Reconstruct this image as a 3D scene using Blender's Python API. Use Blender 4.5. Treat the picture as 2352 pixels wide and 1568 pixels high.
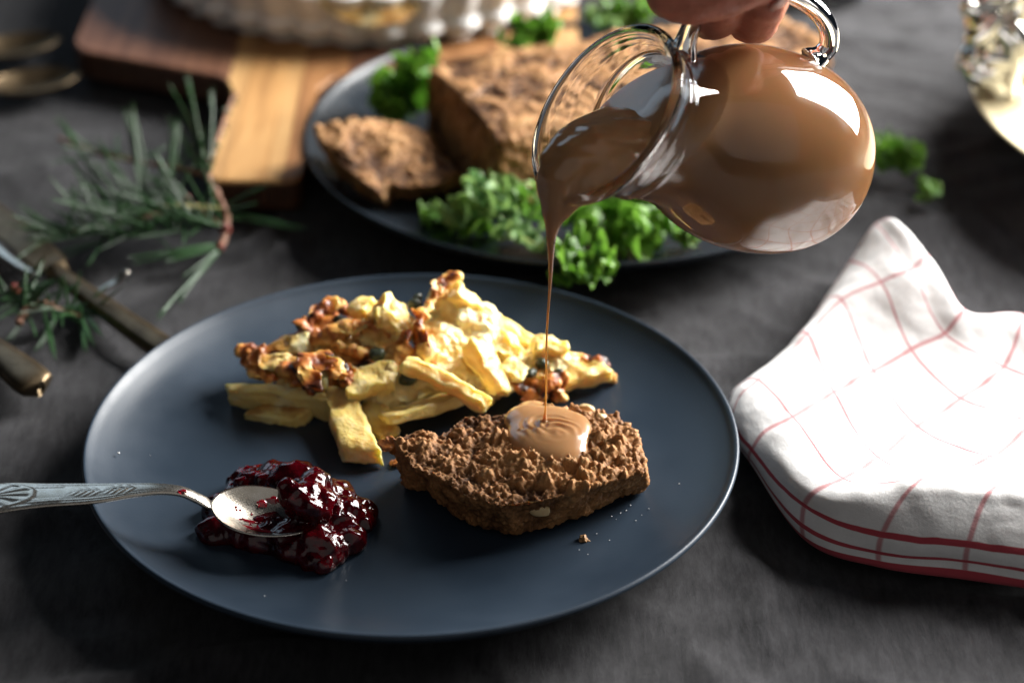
import bpy, bmesh, math, random
import numpy as np
from mathutils import Vector, Matrix

for o in list(bpy.data.objects):
    bpy.data.objects.remove(o)
scene = bpy.context.scene
COL = scene.collection
PI = math.pi

# ------------------------------------------------------------------ camera
F = 5000.0                      # focal length in pixels of a 2352 px wide picture
PITCH = math.radians(30.885)
CAM = Vector((0.04135, -0.75511, 0.51716))
FWD = Vector((0, math.cos(PITCH), -math.sin(PITCH)))
RIGHT = Vector((1, 0, 0))
UP = Vector((0, math.sin(PITCH), math.cos(PITCH)))
cam_data = bpy.data.cameras.new('camera')
cam = bpy.data.objects.new('camera', cam_data)
COL.objects.link(cam)
cam.location = CAM
cam.rotation_euler = (PI / 2 - PITCH, 0, 0)
cam_data.sensor_fit = 'HORIZONTAL'
cam_data.sensor_width = 22.5
cam_data.lens = 22.5 * F / 2352.0
cam_data.clip_start = 0.02
cam_data.clip_end = 50
cam_data.dof.use_dof = True
cam_data.dof.focus_distance = 0.865
cam_data.dof.aperture_fstop = 3.0
cam_data.dof.aperture_blades = 0
scene.camera = cam

# ------------------------------------------------------------------ light
world = bpy.data.worlds.new('World')
scene.world = world
world.use_nodes = True
bg = world.node_tree.nodes['Background']
bg.inputs[0].default_value = (0.55, 0.72, 1.0, 1)
bg.inputs[1].default_value = 0.012


def area_lamp(name, loc, target, sx, sy, power, color):
    l = bpy.data.lights.new(name, 'AREA')
    l.shape = 'RECTANGLE'
    l.size, l.size_y = sx, sy
    l.energy = power
    l.color = color
    o = bpy.data.objects.new(name, l)
    COL.objects.link(o)
    o.location = loc
    d = Vector(target) - Vector(loc)
    o.rotation_euler = d.to_track_quat('-Z', 'Y').to_euler()
    return o


area_lamp('window_light', (1.16, 0.80, 0.70), (0.0, 0.10, 0.05), 0.88, 1.1, 140, (1.0, 0.98, 0.95))
area_lamp('far_window_light', (-0.85, 1.75, 0.95), (-0.05, 0.0, 0.0), 1.0, 1.0, 4.0, (0.60, 0.80, 1.0))
area_lamp('room_light', (0.9, -3.4, 2.9), (0.10, 0.05, 0.0), 9.0, 6.0, 40, (1.0, 0.96, 0.92))

scene.view_settings.view_transform = 'Standard'
scene.view_settings.look = 'None'
scene.view_settings.exposure = 0.0
scene.view_settings.gamma = 1.0
scene.render.engine = 'CYCLES'
scene.cycles.use_denoising = True
scene.cycles.max_bounces = 12
scene.cycles.transmission_bounces = 10
scene.cycles.transparent_max_bounces = 12
scene.cycles.sample_clamp_indirect = 4.0
scene.cycles.caustics_refractive = True
scene.cycles.blur_glossy = 0.5


# ------------------------------------------------------------------ pixel helpers
def ray(u, v):
    return (RIGHT * ((u - 1176) / F) - UP * ((v - 784) / F) + FWD)


def P(u, v, z=0.0):
    """point where the line of sight through a pixel meets the height z"""
    d = ray(u, v)
    return CAM + d * ((z - CAM.z) / d.z)


def PY(u, v, y):
    """point where the line of sight through a pixel meets the upright plane y"""
    d = ray(u, v)
    return CAM + d * ((y - CAM.y) / d.y)


# ------------------------------------------------------------------ numpy noise
def _h(ix, iy, iz, seed):
    h = (ix.astype(np.int64) * 374761393 + iy.astype(np.int64) * 668265263 + iz.astype(np.int64) * 2147483647 + seed * 144665) & 0xffffffff
    h = ((h ^ (h >> 13)) * 1274126177) & 0xffffffff
    h = ((h ^ (h >> 16)) * 2246822519) & 0xffffffff
    return ((h ^ (h >> 15)) & 0xffffff).astype(np.float64) / 0xffffff


def vnoise(p, seed=0):
    f = np.floor(p)
    t = p - f
    t = t * t * t * (t * (t * 6 - 15) + 10)
    i = f.astype(np.int64)
    r = 0
    for dx in (0, 1):
        wx = t[:, 0] if dx else 1 - t[:, 0]
        for dy in (0, 1):
            wy = t[:, 1] if dy else 1 - t[:, 1]
            for dz in (0, 1):
                wz = t[:, 2] if dz else 1 - t[:, 2]
                r = r + wx * wy * wz * _h(i[:, 0] + dx, i[:, 1] + dy, i[:, 2] + dz, seed)
    return r * 2 - 1


def fbm(p, octaves=4, seed=0, gain=0.5):
    a, s, r = 1.0, 1.0, 0
    for k in range(octaves):
        r = r + a * vnoise(p * s + 17.3 * k, seed + k)
        a *= gain
        s *= 2.03
    return r


def worley(p, seed=0):
    f = np.floor(p).astype(np.int64)
    f1 = np.full(len(p), 9.0)
    f2 = np.full(len(p), 9.0)
    idv = np.zeros(len(p))
    for dx in (-1, 0, 1):
        for dy in (-1, 0, 1):
            for dz in (-1, 0, 1):
                c = f + np.array([dx, dy, dz])
                q = np.stack([c[:, k] + _h(c[:, 0], c[:, 1], c[:, 2], seed + 7 * k) for k in range(3)], 1)
                d = np.sqrt(((q - p) ** 2).sum(1))
                v = _h(c[:, 0], c[:, 1], c[:, 2], seed + 91)
                near = d < f1
                f2 = np.where(near, f1, np.minimum(f2, d))
                idv = np.where(near, v, idv)
                f1 = np.where(near, d, f1)
    return f1, f2, idv


# ------------------------------------------------------------------ object helpers
def tag(o, label=None, cat=None, group=None, kind=None):
    if label:
        o['label'] = label
    if cat:
        o['category'] = cat
    if group:
        o['group'] = group
    if kind:
        o['kind'] = kind
    return o


def empty(name, loc=(0, 0, 0)):
    o = bpy.data.objects.new(name, None)
    o.empty_display_size = 0.02
    COL.objects.link(o)
    o.location = loc
    return o


def setparent(o, parent):
    if parent is not None:
        o.parent = parent
        o.matrix_parent_inverse = Matrix.Translation(-parent_world(parent))


def parent_world(p):
    v = Vector(p.location)
    if p.parent is not None and p.type != 'EMPTY':
        return v * 0
    return v


def mk(name, verts, faces, mat, parent=None, smooth=True, attrs=None, uv=None):
    me = bpy.data.meshes.new(name)
    v = np.asarray(verts, dtype=np.float32).reshape(-1, 3)
    if isinstance(faces, np.ndarray):
        faces = faces.tolist()
    me.from_pydata(v.tolist(), [], faces)
    if smooth:
        me.polygons.foreach_set('use_smooth', np.ones(len(me.polygons), dtype=bool))
    if attrs:
        for k, a in attrs.items():
            at = me.attributes.new(k, 'FLOAT', 'POINT')
            at.data.foreach_set('value', np.asarray(a, dtype=np.float32))
    if uv is not None:
        lay = me.uv_layers.new(name='UVMap')
        idx = np.zeros(len(me.loops), dtype=np.int32)
        me.loops.foreach_get('vertex_index', idx)
        lay.data.foreach_set('uv', np.asarray(uv, dtype=np.float32)[idx].ravel())
    me.update()
    if mat is not None:
        me.materials.append(mat)
    o = bpy.data.objects.new(name, me)
    COL.objects.link(o)
    setparent(o, parent)
    return o


def mesh_np(me):
    co = np.zeros(len(me.vertices) * 3, dtype=np.float32)
    me.vertices.foreach_get('co', co)
    no = np.zeros(len(me.vertices) * 3, dtype=np.float32)
    me.vertices.foreach_get('normal', no)
    return co.reshape(-1, 3).astype(np.float64), no.reshape(-1, 3).astype(np.float64)


def set_co(me, co):
    me.vertices.foreach_set('co', np.asarray(co, dtype=np.float32).ravel())
    me.update()


def smooth_np(me, it=4, lam=0.5):
    n = len(me.vertices)
    e = np.zeros(len(me.edges) * 2, dtype=np.int32)
    me.edges.foreach_get('vertices', e)
    e = e.reshape(-1, 2)
    co, _ = mesh_np(me)
    cnt = np.bincount(e.ravel(), minlength=n).astype(float)
    cnt[cnt == 0] = 1
    for _k in range(it):
        s = np.zeros_like(co)
        for c in range(3):
            s[:, c] = np.bincount(e[:, 0], co[e[:, 1], c], minlength=n) + np.bincount(e[:, 1], co[e[:, 0], c], minlength=n)
        co = co + lam * (s / cnt[:, None] - co)
    set_co(me, co)


def add_sphere(bm, c, r, scale=(1, 1, 1), rot=None, sub=2):
    m = Matrix.Translation(c)
    if rot is not None:
        m = m @ rot.to_4x4()
    m = m @ Matrix.Diagonal((scale[0] * r, scale[1] * r, scale[2] * r, 1))
    bmesh.ops.create_icosphere(bm, subdivisions=sub, radius=1, matrix=m)


def add_chain(bm, pts, n=10, sub=2):
    """union of overlapping balls along a polyline of (point, radius)"""
    for (p0, r0), (p1, r1) in zip(pts[:-1], pts[1:]):
        p0, p1 = Vector(p0), Vector(p1)
        k = max(2, int((p1 - p0).length / max(1e-5, 0.30 * min(r0, r1))))
        k = min(k, 40)
        for i in range(k + 1):
            t = i / k
            add_sphere(bm, p0.lerp(p1, t), r0 + (r1 - r0) * t, sub=sub)


def add_prism(bm, bottom, top):
    vb = [bm.verts.new(p) for p in bottom]
    vt = [bm.verts.new(p) for p in top]
    n = len(vb)
    bm.faces.new(vb[::-1])
    bm.faces.new(vt)
    for i in range(n):
        j = (i + 1) % n
        bm.faces.new((vb[i], vb[j], vt[j], vt[i]))


def remeshed(bm, voxel, smooth=3):
    """one closed skin around everything in bm"""
    bmesh.ops.recalc_face_normals(bm, faces=bm.faces)
    me = bpy.data.meshes.new('tmp')
    bm.to_mesh(me)
    bm.free()
    o = bpy.data.objects.new('tmp', me)
    COL.objects.link(o)
    m = o.modifiers.new('r', 'REMESH')
    m.mode = 'VOXEL'
    m.voxel_size = voxel
    m.adaptivity = 0
    dg = bpy.context.evaluated_depsgraph_get()
    dg.update()
    out = bpy.data.meshes.new_from_object(o.evaluated_get(dg))
    bpy.data.objects.remove(o)
    bpy.data.meshes.remove(me)
    if smooth:
        smooth_np(out, smooth)
    return out


def mesh_obj(name, me, mat, parent=None, attrs=None):
    me.name = name
    me.polygons.foreach_set('use_smooth', np.ones(len(me.polygons), dtype=bool))
    me.materials.clear()
    me.materials.append(mat)
    if attrs:
        for k, a in attrs.items():
            at = me.attributes.new(k, 'FLOAT', 'POINT')
            at.data.foreach_set('value', np.asarray(a, dtype=np.float32))
    me.update()
    o = bpy.data.objects.new(name, me)
    COL.objects.link(o)
    setparent(o, parent)
    return o


def grid_faces(nu, nv, closed_u=False, closed_v=False):
    f = []
    for i in range(nu if closed_u else nu - 1):
        for j in range(nv if closed_v else nv - 1):
            a = i * nv + j
            b = ((i + 1) % nu) * nv + j
            c = ((i + 1) % nu) * nv + (j + 1) % nv
            d = i * nv + (j + 1) % nv
            f.append((a, b, c, d))
    return f


def catmull(pts, n):
    """n points along a smooth curve through pts (numpy, any dimension)"""
    pts = np.asarray(pts, dtype=float)
    k = len(pts)
    ext = np.vstack([2 * pts[0] - pts[1], pts, 2 * pts[-1] - pts[-2]])
    t = np.linspace(0, k - 1 - 1e-9, n)
    i = t.astype(int)
    u = (t - i)[:, None]
    p0, p1, p2, p3 = ext[i], ext[i + 1], ext[i + 2], ext[i + 3]
    return 0.5 * (2 * p1 + (p2 - p0) * u + (2 * p0 - 5 * p1 + 4 * p2 - p3) * u ** 2 + (3 * p1 - p0 - 3 * p2 + p3) * u ** 3)


def lathe(profile, n=96, closed=False):
    """profile of (r, z), spun around z; returns verts, faces"""
    prof = np.asarray(profile, dtype=float)
    a = np.linspace(0, 2 * PI, n, endpoint=False)
    v = np.zeros((n, len(prof), 3))
    v[:, :, 0] = np.cos(a)[:, None] * prof[None, :, 0]
    v[:, :, 1] = np.sin(a)[:, None] * prof[None, :, 0]
    v[:, :, 2] = prof[None, :, 1]
    return v.reshape(-1, 3), grid_faces(n, len(prof), True, closed)


def tube(path, radii, n=10, cap=True):
    path = np.asarray(path, dtype=float)
    radii = np.broadcast_to(np.asarray(radii, dtype=float), (len(path),))
    tan = np.gradient(path, axis=0)
    tan /= np.linalg.norm(tan, axis=1)[:, None] + 1e-12
    ref = np.array([0.13, 0.31, 0.94])
    if abs(np.dot(tan[0], ref)) > 0.9:
        ref = np.array([0.9, 0.1, 0.2])
    vs = []
    nn = ref - tan[0] * np.dot(ref, tan[0])
    for i in range(len(path)):
        nn = nn - tan[i] * np.dot(nn, tan[i])
        nn /= np.linalg.norm(nn) + 1e-12
        b = np.cross(tan[i], nn)
        a = np.linspace(0, 2 * PI, n, endpoint=False)
        vs.append(path[i] + radii[i] * (np.cos(a)[:, None] * nn + np.sin(a)[:, None] * b))
    v = np.vstack(vs)
    f = grid_faces(len(path), n, False, True)
    if cap:
        f.append(tuple(range(n))[::-1])
        f.append(tuple(range((len(path) - 1) * n, len(path) * n)))
    return v, f


def joinm(parts):
    V, Fc, o = [], [], 0
    for v, f in parts:
        v = np.asarray(v)
        V.append(v)
        Fc += [tuple(i + o for i in ff) for ff in f]
        o += len(v)
    return np.vstack(V), Fc


# ------------------------------------------------------------------ materials
def new_mat(name):
    m = bpy.data.materials.new(name)
    m.use_nodes = True
    return m, m.node_tree.nodes, m.node_tree.links, m.node_tree.nodes['Principled BSDF']


def setp(b, **kw):
    names = dict(base='Base Color', rough='Roughness', metal='Metallic', ior='IOR', trans='Transmission Weight', sss='Subsurface Weight',
                 sssr='Subsurface Radius', ssss='Subsurface Scale', coat='Coat Weight', coatr='Coat Roughness', sheen='Sheen Weight',
                 sheenr='Sheen Roughness', spec='Specular IOR Level')
    for k, v in kw.items():
        if k == 'base' and len(v) == 3:
            v = (*v, 1)
        b.inputs[names[k]].default_value = v


def ramp(nodes, links, src, stops):
    r = nodes.new('ShaderNodeValToRGB')
    e = r.color_ramp.elements
    while len(e) < len(stops):
        e.new(0.5)
    for i, (p, c) in enumerate(stops):
        e[i].position = p
        e[i].color = (*c, 1) if len(c) == 3 else c
    links.new(src, r.inputs[0])
    return r.outputs[0]


def noise_node(nodes, links, scale, detail=4, rough=0.55, coord='Object', stretch=None, distort=0.0):
    tc = nodes.new('ShaderNodeTexCoord')
    n = nodes.new('ShaderNodeTexNoise')
    n.inputs['Scale'].default_value = scale
    n.inputs['Detail'].default_value = detail
    n.inputs['Roughness'].default_value = rough
    n.inputs['Distortion'].default_value = distort
    src = tc.outputs[coord]
    if stretch:
        mp = nodes.new('ShaderNodeMapping')
        mp.inputs['Scale'].default_value = stretch
        links.new(src, mp.inputs[0])
        src = mp.outputs[0]
    links.new(src, n.inputs['Vector'])
    return n


def bump(nodes, links, b, src, dist, strength=1.0, prev=None):
    n = nodes.new('ShaderNodeBump')
    n.inputs['Distance'].default_value = dist
    n.inputs['Strength'].default_value = strength
    links.new(src, n.inputs['Height'])
    if prev is not None:
        links.new(prev, n.inputs['Normal'])
    links.new(n.outputs[0], b.inputs['Normal'])
    return n.outputs[0]


def mixc(nodes, links, fac, a, b, mode='MIX'):
    m = nodes.new('ShaderNodeMix')
    m.data_type = 'RGBA'
    m.blend_type = mode
    for s, x in ((0, fac), (6, a), (7, b)):
        if hasattr(x, 'is_output'):
            links.new(x, m.inputs[s])
        elif s == 0:
            m.inputs[0].default_value = x
        else:
            m.inputs[s].default_value = (*x, 1)
    return m.outputs[2]


def math_node(nodes, links, op, a, b=0.0, clamp=False):
    m = nodes.new('ShaderNodeMath')
    m.operation = op
    m.use_clamp = clamp
    for i, x in enumerate((a, b)):
        if hasattr(x, 'is_output'):
            links.new(x, m.inputs[i])
        else:
            m.inputs[i].default_value = x
    return m.outputs[0]


def attr(nodes, name):
    a = nodes.new('ShaderNodeAttribute')
    a.attribute_name = name
    return a.outputs['Fac']


def mat_cloth():
    m, n, l, b = new_mat('charcoal_linen')
    big = noise_node(n, l, 9, 3)
    fib = noise_node(n, l, 260, 3, 0.7, stretch=(1.0, 0.25, 1))
    c = ramp(n, l, fib.outputs[0], [(0.3, (0.015, 0.015, 0.0168)), (0.7, (0.043, 0.042, 0.046))])
    c2 = ramp(n, l, big.outputs[0], [(0.35, (0.8, 0.8, 0.8)), (0.7, (1.1, 1.1, 1.1))])
    l.new(mixc(n, l, 1.0, c, c2, 'MULTIPLY'), b.inputs['Base Color'])
    setp(b, rough=0.85, sheen=0.08, sheenr=0.4, spec=0.2)
    tc = n.new('ShaderNodeTexCoord')
    hs = []
    for d in ('X', 'Y'):
        w = n.new('ShaderNodeTexWave')
        w.bands_direction = d
        w.inputs['Scale'].default_value = 700
        w.inputs['Distortion'].default_value = 1.2
        w.inputs['Detail'].default_value = 1
        l.new(tc.outputs['Object'], w.inputs[0])
        hs.append(w.outputs['Fac'])
    h = math_node(n, l, 'ADD', hs[0], hs[1])
    p = bump(n, l, b, h, 0.0001)
    bump(n, l, b, fib.outputs[0], 0.0006, 0.8, p)
    return m


def mat_plate(name, base, rough):
    m, n, l, b = new_mat(name)
    nz = noise_node(n, l, 22, 4)
    sm = noise_node(n, l, 700, 2)
    l.new(ramp(n, l, nz.outputs[0], [(0.3, tuple(x * 0.86 for x in base)), (0.75, tuple(x * 1.12 for x in base))]), b.inputs['Base Color'])
    r = ramp(n, l, nz.outputs[0], [(0.32, (rough - 0.07,) * 3), (0.5, (rough,) * 3), (0.68, (rough + 0.09,) * 3)])
    l.new(r, b.inputs['Roughness'])
    setp(b, spec=0.30)
    bump(n, l, b, sm.outputs[0], 0.00006, 0.5)
    return m


def mat_glass():
    m, n, l, b = new_mat('clear_glass')
    setp(b, base=(0.985, 0.99, 0.985), rough=0.0, trans=1.0, ior=1.47)
    return m


def mat_meat(name, k=(1, 1, 1)):
    m, n, l, b = new_mat(name)

    def K(*c):
        return tuple(x * y for x, y in zip(c, k))
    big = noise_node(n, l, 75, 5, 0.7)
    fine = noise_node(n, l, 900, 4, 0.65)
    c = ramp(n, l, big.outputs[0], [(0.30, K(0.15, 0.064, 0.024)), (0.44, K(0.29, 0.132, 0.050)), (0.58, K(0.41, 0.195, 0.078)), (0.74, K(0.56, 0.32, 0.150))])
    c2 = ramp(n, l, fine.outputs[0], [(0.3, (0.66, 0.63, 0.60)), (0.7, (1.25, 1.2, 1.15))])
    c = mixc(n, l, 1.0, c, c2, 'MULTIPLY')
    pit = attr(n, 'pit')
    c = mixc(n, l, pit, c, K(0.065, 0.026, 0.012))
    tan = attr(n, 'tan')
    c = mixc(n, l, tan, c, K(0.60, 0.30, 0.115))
    l.new(c, b.inputs['Base Color'])
    setp(b, rough=0.55, spec=0.16, sss=0.12, sssr=(1.0, 0.4, 0.2), ssss=0.002)
    bump(n, l, b, fine.outputs[0], 0.0006, 0.9)
    return m


def mat_simple(name, base, rough=0.5, metal=0.0, var=0.15, scale=60, bumpd=0.0, bscale=400, **kw):
    m, n, l, b = new_mat(name)
    nz = noise_node(n, l, scale, 4)
    l.new(ramp(n, l, nz.outputs[0], [(0.3, tuple(x * (1 - var) for x in base)), (0.72, tuple(min(1, x * (1 + var)) for x in base))]), b.inputs['Base Color'])
    setp(b, rough=rough, metal=metal, **kw)
    if bumpd:
        bn = noise_node(n, l, bscale, 3)
        bump(n, l, b, bn.outputs[0], bumpd)
    return m


M = {}
M['cloth'] = mat_cloth()
M['plate'] = mat_plate('slate_blue_glaze', (0.0185, 0.030, 0.046), 0.40)
M['plate2'] = mat_plate('dark_slate_glaze', (0.012, 0.017, 0.023), 0.30)
M['glass'] = mat_glass()
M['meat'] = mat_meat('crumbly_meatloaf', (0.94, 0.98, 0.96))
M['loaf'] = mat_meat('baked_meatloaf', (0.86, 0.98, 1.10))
M['gravy'] = mat_simple('brown_gravy', (0.42, 0.220, 0.098), 0.18, var=0.05, scale=40, sss=0.4, sssr=(1.0, 0.5, 0.25), ssss=0.008, coat=0.3, coatr=0.10)


# ================================================================== the table and its cloth
PLATE_C = Vector((0, 0, 0))
PLATE2_C = Vector((0.080, 0.292, 0))


def build_tablecloth():
    nx, ny = 420, 420
    x = np.linspace(-0.75, 0.95, nx)
    y = np.linspace(-0.55, 1.25, ny)
    X, Y = np.meshgrid(x, y, indexing='ij')
    p = np.stack([X.ravel(), Y.ravel(), np.zeros(nx * ny)], 1)
    a = math.radians(32)
    q = np.stack([p[:, 0] * math.cos(a) + p[:, 1] * math.sin(a), -p[:, 0] * math.sin(a) + p[:, 1] * math.cos(a), p[:, 2]], 1)
    wob = q + 0.05 * np.stack([fbm(p * 6, 3, 3), fbm(p * 6, 3, 8), p[:, 2]], 1)
    r1 = 1 - np.abs(fbm(wob * np.array([5, 15, 1.0]), 3, 21))
    r2 = 1 - np.abs(fbm(wob * np.array([22, 7, 1.0]), 3, 33))
    z = 0.0150 * np.clip(r1 - 0.45, 0, 1) ** 2 + 0.0110 * np.clip(r2 - 0.5, 0, 1) ** 2
    z += 0.0014 * fbm(p * 34, 3, 5) + 0.0016 * fbm(p * 9, 2, 55)
    # pressed flat where heavy things stand
    for c, r in ((PLATE_C, 0.09), (PLATE2_C, 0.10), (Vector((-0.10, 0.50, 0)), 0.17)):
        d = np.hypot(p[:, 0] - c.x, p[:, 1] - c.y)
        z = z * (1 - 0.85 * np.clip((r + 0.02 - d) / 0.02, 0, 1))
    p[:, 2] = z - 0.0068
    o = mk('tablecloth', p, grid_faces(nx, ny), M['cloth'])
    tag(o, 'dark charcoal grey linen cloth with soft creases covering the table', 'tablecloth', kind='structure')


build_tablecloth()


# ================================================================== plates
def plate_profile(R, h, foot):
    k = R / 0.135
    pts = [(0.0, 0.0062), (0.04 * k, 0.0062), (0.075 * k, 0.0064), (0.095 * k, 0.0074), (0.110 * k, 0.0098), (0.122 * k, 0.0140),
           (0.130 * k, 0.0186), (R - 0.0020, h - 0.0006), (R - 0.0008, h), (R, h - 0.0007), (R + 0.0001, h - 0.0018), (R - 0.0012, h - 0.0032),
           (0.1275 * k, 0.0130), (0.118 * k, 0.0078), (0.100 * k, 0.0030), (foot + 0.004, 0.0018), (foot + 0.002, 0.0002), (foot - 0.002, 0.0002), (foot - 0.004, 0.0022), (0.0, 0.0026)]
    return catmull(pts, 110)


def build_plate(name, c, R, h, mat, label):
    v, f = lathe(plate_profile(R, h, R * 0.56), 180)
    v = v + np.array(c)[None]
    o = mk(name, v, f, mat)
    tag(o, label, 'plate', 'dark stoneware plates')
    return o


build_plate('dinner_plate', PLATE_C, 0.135, 0.022, M['plate'], 'round slate blue dinner plate holding gratin, jam and a gravy topped slice')
build_plate('serving_plate', PLATE2_C, 0.148, 0.022, M['plate2'], 'round dark serving plate under the whole meatloaf and kale')

# ================================================================== wooden paddle board and the fluted dish
BZ = 0.019


def mat_wood(name, a, b_, c_):
    m, n, l, b = new_mat(name)
    g = noise_node(n, l, 14, 5, 0.6, stretch=(7, 0.45, 7), distort=0.6)
    g2 = noise_node(n, l, 9, 3, 0.5, stretch=(1.2, 0.9, 1))
    col = ramp(n, l, g.outputs[0], [(0.28, a), (0.5, b_), (0.74, c_)])
    sh = ramp(n, l, g2.outputs[0], [(0.3, (0.72, 0.68, 0.66)), (0.7, (1.1, 1.1, 1.1))])
    l.new(mixc(n, l, 1.0, col, sh, 'MULTIPLY'), b.inputs['Base Color'])
    setp(b, rough=0.48, spec=0.35)
    bump(n, l, b, g.outputs[0], 0.0003, 0.5)
    return m


M['wood_red'] = mat_wood('red_brown_acacia', (0.085, 0.034, 0.018), (0.15, 0.066, 0.036), (0.22, 0.105, 0.058))
M['wood_mid'] = mat_wood('brown_acacia', (0.15, 0.066, 0.026), (0.27, 0.125, 0.048), (0.36, 0.18, 0.072))
M['wood_pale'] = mat_wood('golden_sapwood', (0.30, 0.160, 0.062), (0.46, 0.265, 0.105), (0.56, 0.35, 0.15))


def build_board():
    root = empty('paddle_board', (-0.11, 0.42, 0))
    tag(root, 'wooden paddle serving board with red brown and golden strips under the fluted dish', 'cutting board')
    # outline in the plane of its top, from points read off the photograph
    hl, hr = P(481, 412, BZ).x, P(690, 412, BZ).x
    y_end = P(560, 414, BZ).y
    sl = P(165, 112, BZ)
    ys = P(505, 182, BZ).y
    xl, xr = sl.x, P(1327, 60, BZ).x
    yb = 0.92

    def lo(x):      # front limit of the board at a given x
        if hl <= x <= hr:
            d = min(x - hl, hr - x)
            r = 0.006
            return y_end + (r - math.sqrt(max(0, r * r - (r - min(d, r)) ** 2)))
        if x < hl:
            t = (hl - x) / (hl - xl)
            base = ys + (sl.y - ys) * t
            e = max(0.0, 1 - (hl - x) / 0.012)
            c = max(0.0, 1 - (x - xl) / 0.008)
            return base - 0.016 * e * e + 0.010 * c * c
        t = (x - hr) / (xr - hr)
        e = max(0.0, 1 - (x - hr) / 0.012)
        c = max(0.0, 1 - (xr - x) / 0.008)
        return ys + (sl.y - ys) * min(1, t * 1.35) - 0.016 * e * e + 0.010 * c * c
    w = hr - hl
    cuts = [(xl, xl + 0.34 * (hl - xl), 'wood_red'), (xl + 0.34 * (hl - xl), hl - 0.004, 'wood_red'), (hl - 0.004, hl + 0.14 * w, 'wood_pale'),
            (hl + 0.14 * w, hl + 0.62 * w, 'wood_mid'), (hl + 0.62 * w, hl + 0.80 * w, 'wood_pale'), (hl + 0.80 * w, hr + 0.016, 'wood_mid'),
            (hr + 0.016, hr + 0.055, 'wood_red'), (hr + 0.055, hr + 0.10, 'wood_mid'), (hr + 0.10, xr, 'wood_pale')]
    cuts[3] = (cuts[3][0], cuts[3][1], 'wood_pale2')
    for i, (a, b, mt) in enumerate(cuts):
        xs = sorted(set(np.round(np.concatenate([np.linspace(a + 0.0001, b - 0.0001, 12), [x for k in range(7) for x in (hl + k * 0.001 + 1e-5, hr - k * 0.001 - 1e-5, hl - k * 0.002 - 1e-5, hr + k * 0.002 + 1e-5) if a < x < b]]), 6)))
        zt = BZ + (0.00015 if i % 2 else 0)
        V, Fc = [], []
        for x in xs:
            y0 = lo(x)
            for yy, zz in ((y0 + 0.0012, 0.0012), (y0, 0.0030), (y0, zt - 0.0022), (y0 + 0.0007, zt - 0.0006), (y0 + 0.0024, zt), (yb, zt), (yb, 0.0012)):
                V.append((x, yy, zz))
        k = 7
        for j in range(len(xs) - 1):
            for q in range(k):
                Fc.append((j * k + q, (j + 1) * k + q, (j + 1) * k + (q + 1) % k, j * k + (q + 1) % k))
        Fc.append(tuple(range(k)))
        Fc.append(tuple(range((len(xs) - 1) * k, len(xs) * k))[::-1])
        o = mk('plank', V, Fc, M[mt], root, smooth=False)
        o.data.materials.append(M['shaded_end_grain'])
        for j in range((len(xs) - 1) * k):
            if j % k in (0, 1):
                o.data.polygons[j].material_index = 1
        o['label'] = {'wood_red': 'red brown wooden strip', 'wood_mid': 'mid brown wooden strip'}.get(mt, 'golden pale wooden strip')


M['wood_pale2'] = mat_wood('amber_acacia', (0.22, 0.105, 0.036), (0.42, 0.225, 0.082), (0.54, 0.32, 0.13))
M['shaded_end_grain'] = mat_wood('shaded_end_wood', (0.030, 0.012, 0.006), (0.055, 0.022, 0.010), (0.085, 0.036, 0.016))  # shade on the board's front end faces, painted in as darker wood
build_board()

M['porcelain'] = mat_simple('white_porcelain', (0.80, 0.79, 0.77), 0.38, var=0.04, coat=0.15, coatr=0.2)


def mat_pie():
    m, n, l, b = new_mat('golden_baked_topping')
    nz = noise_node(n, l, 34, 5, 0.6, distort=0.8)
    sm = noise_node(n, l, 200, 4, 0.6)
    l.new(ramp(n, l, nz.outputs[0], [(0.30, (0.42, 0.17, 0.035)), (0.46, (0.70, 0.42, 0.13)), (0.62, (0.80, 0.66, 0.36)), (0.8, (0.55, 0.27, 0.07))]), b.inputs['Base Color'])
    setp(b, rough=0.4)
    bump(n, l, b, sm.outputs[0], 0.002)
    return m


M['pie'] = mat_pie()


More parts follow.
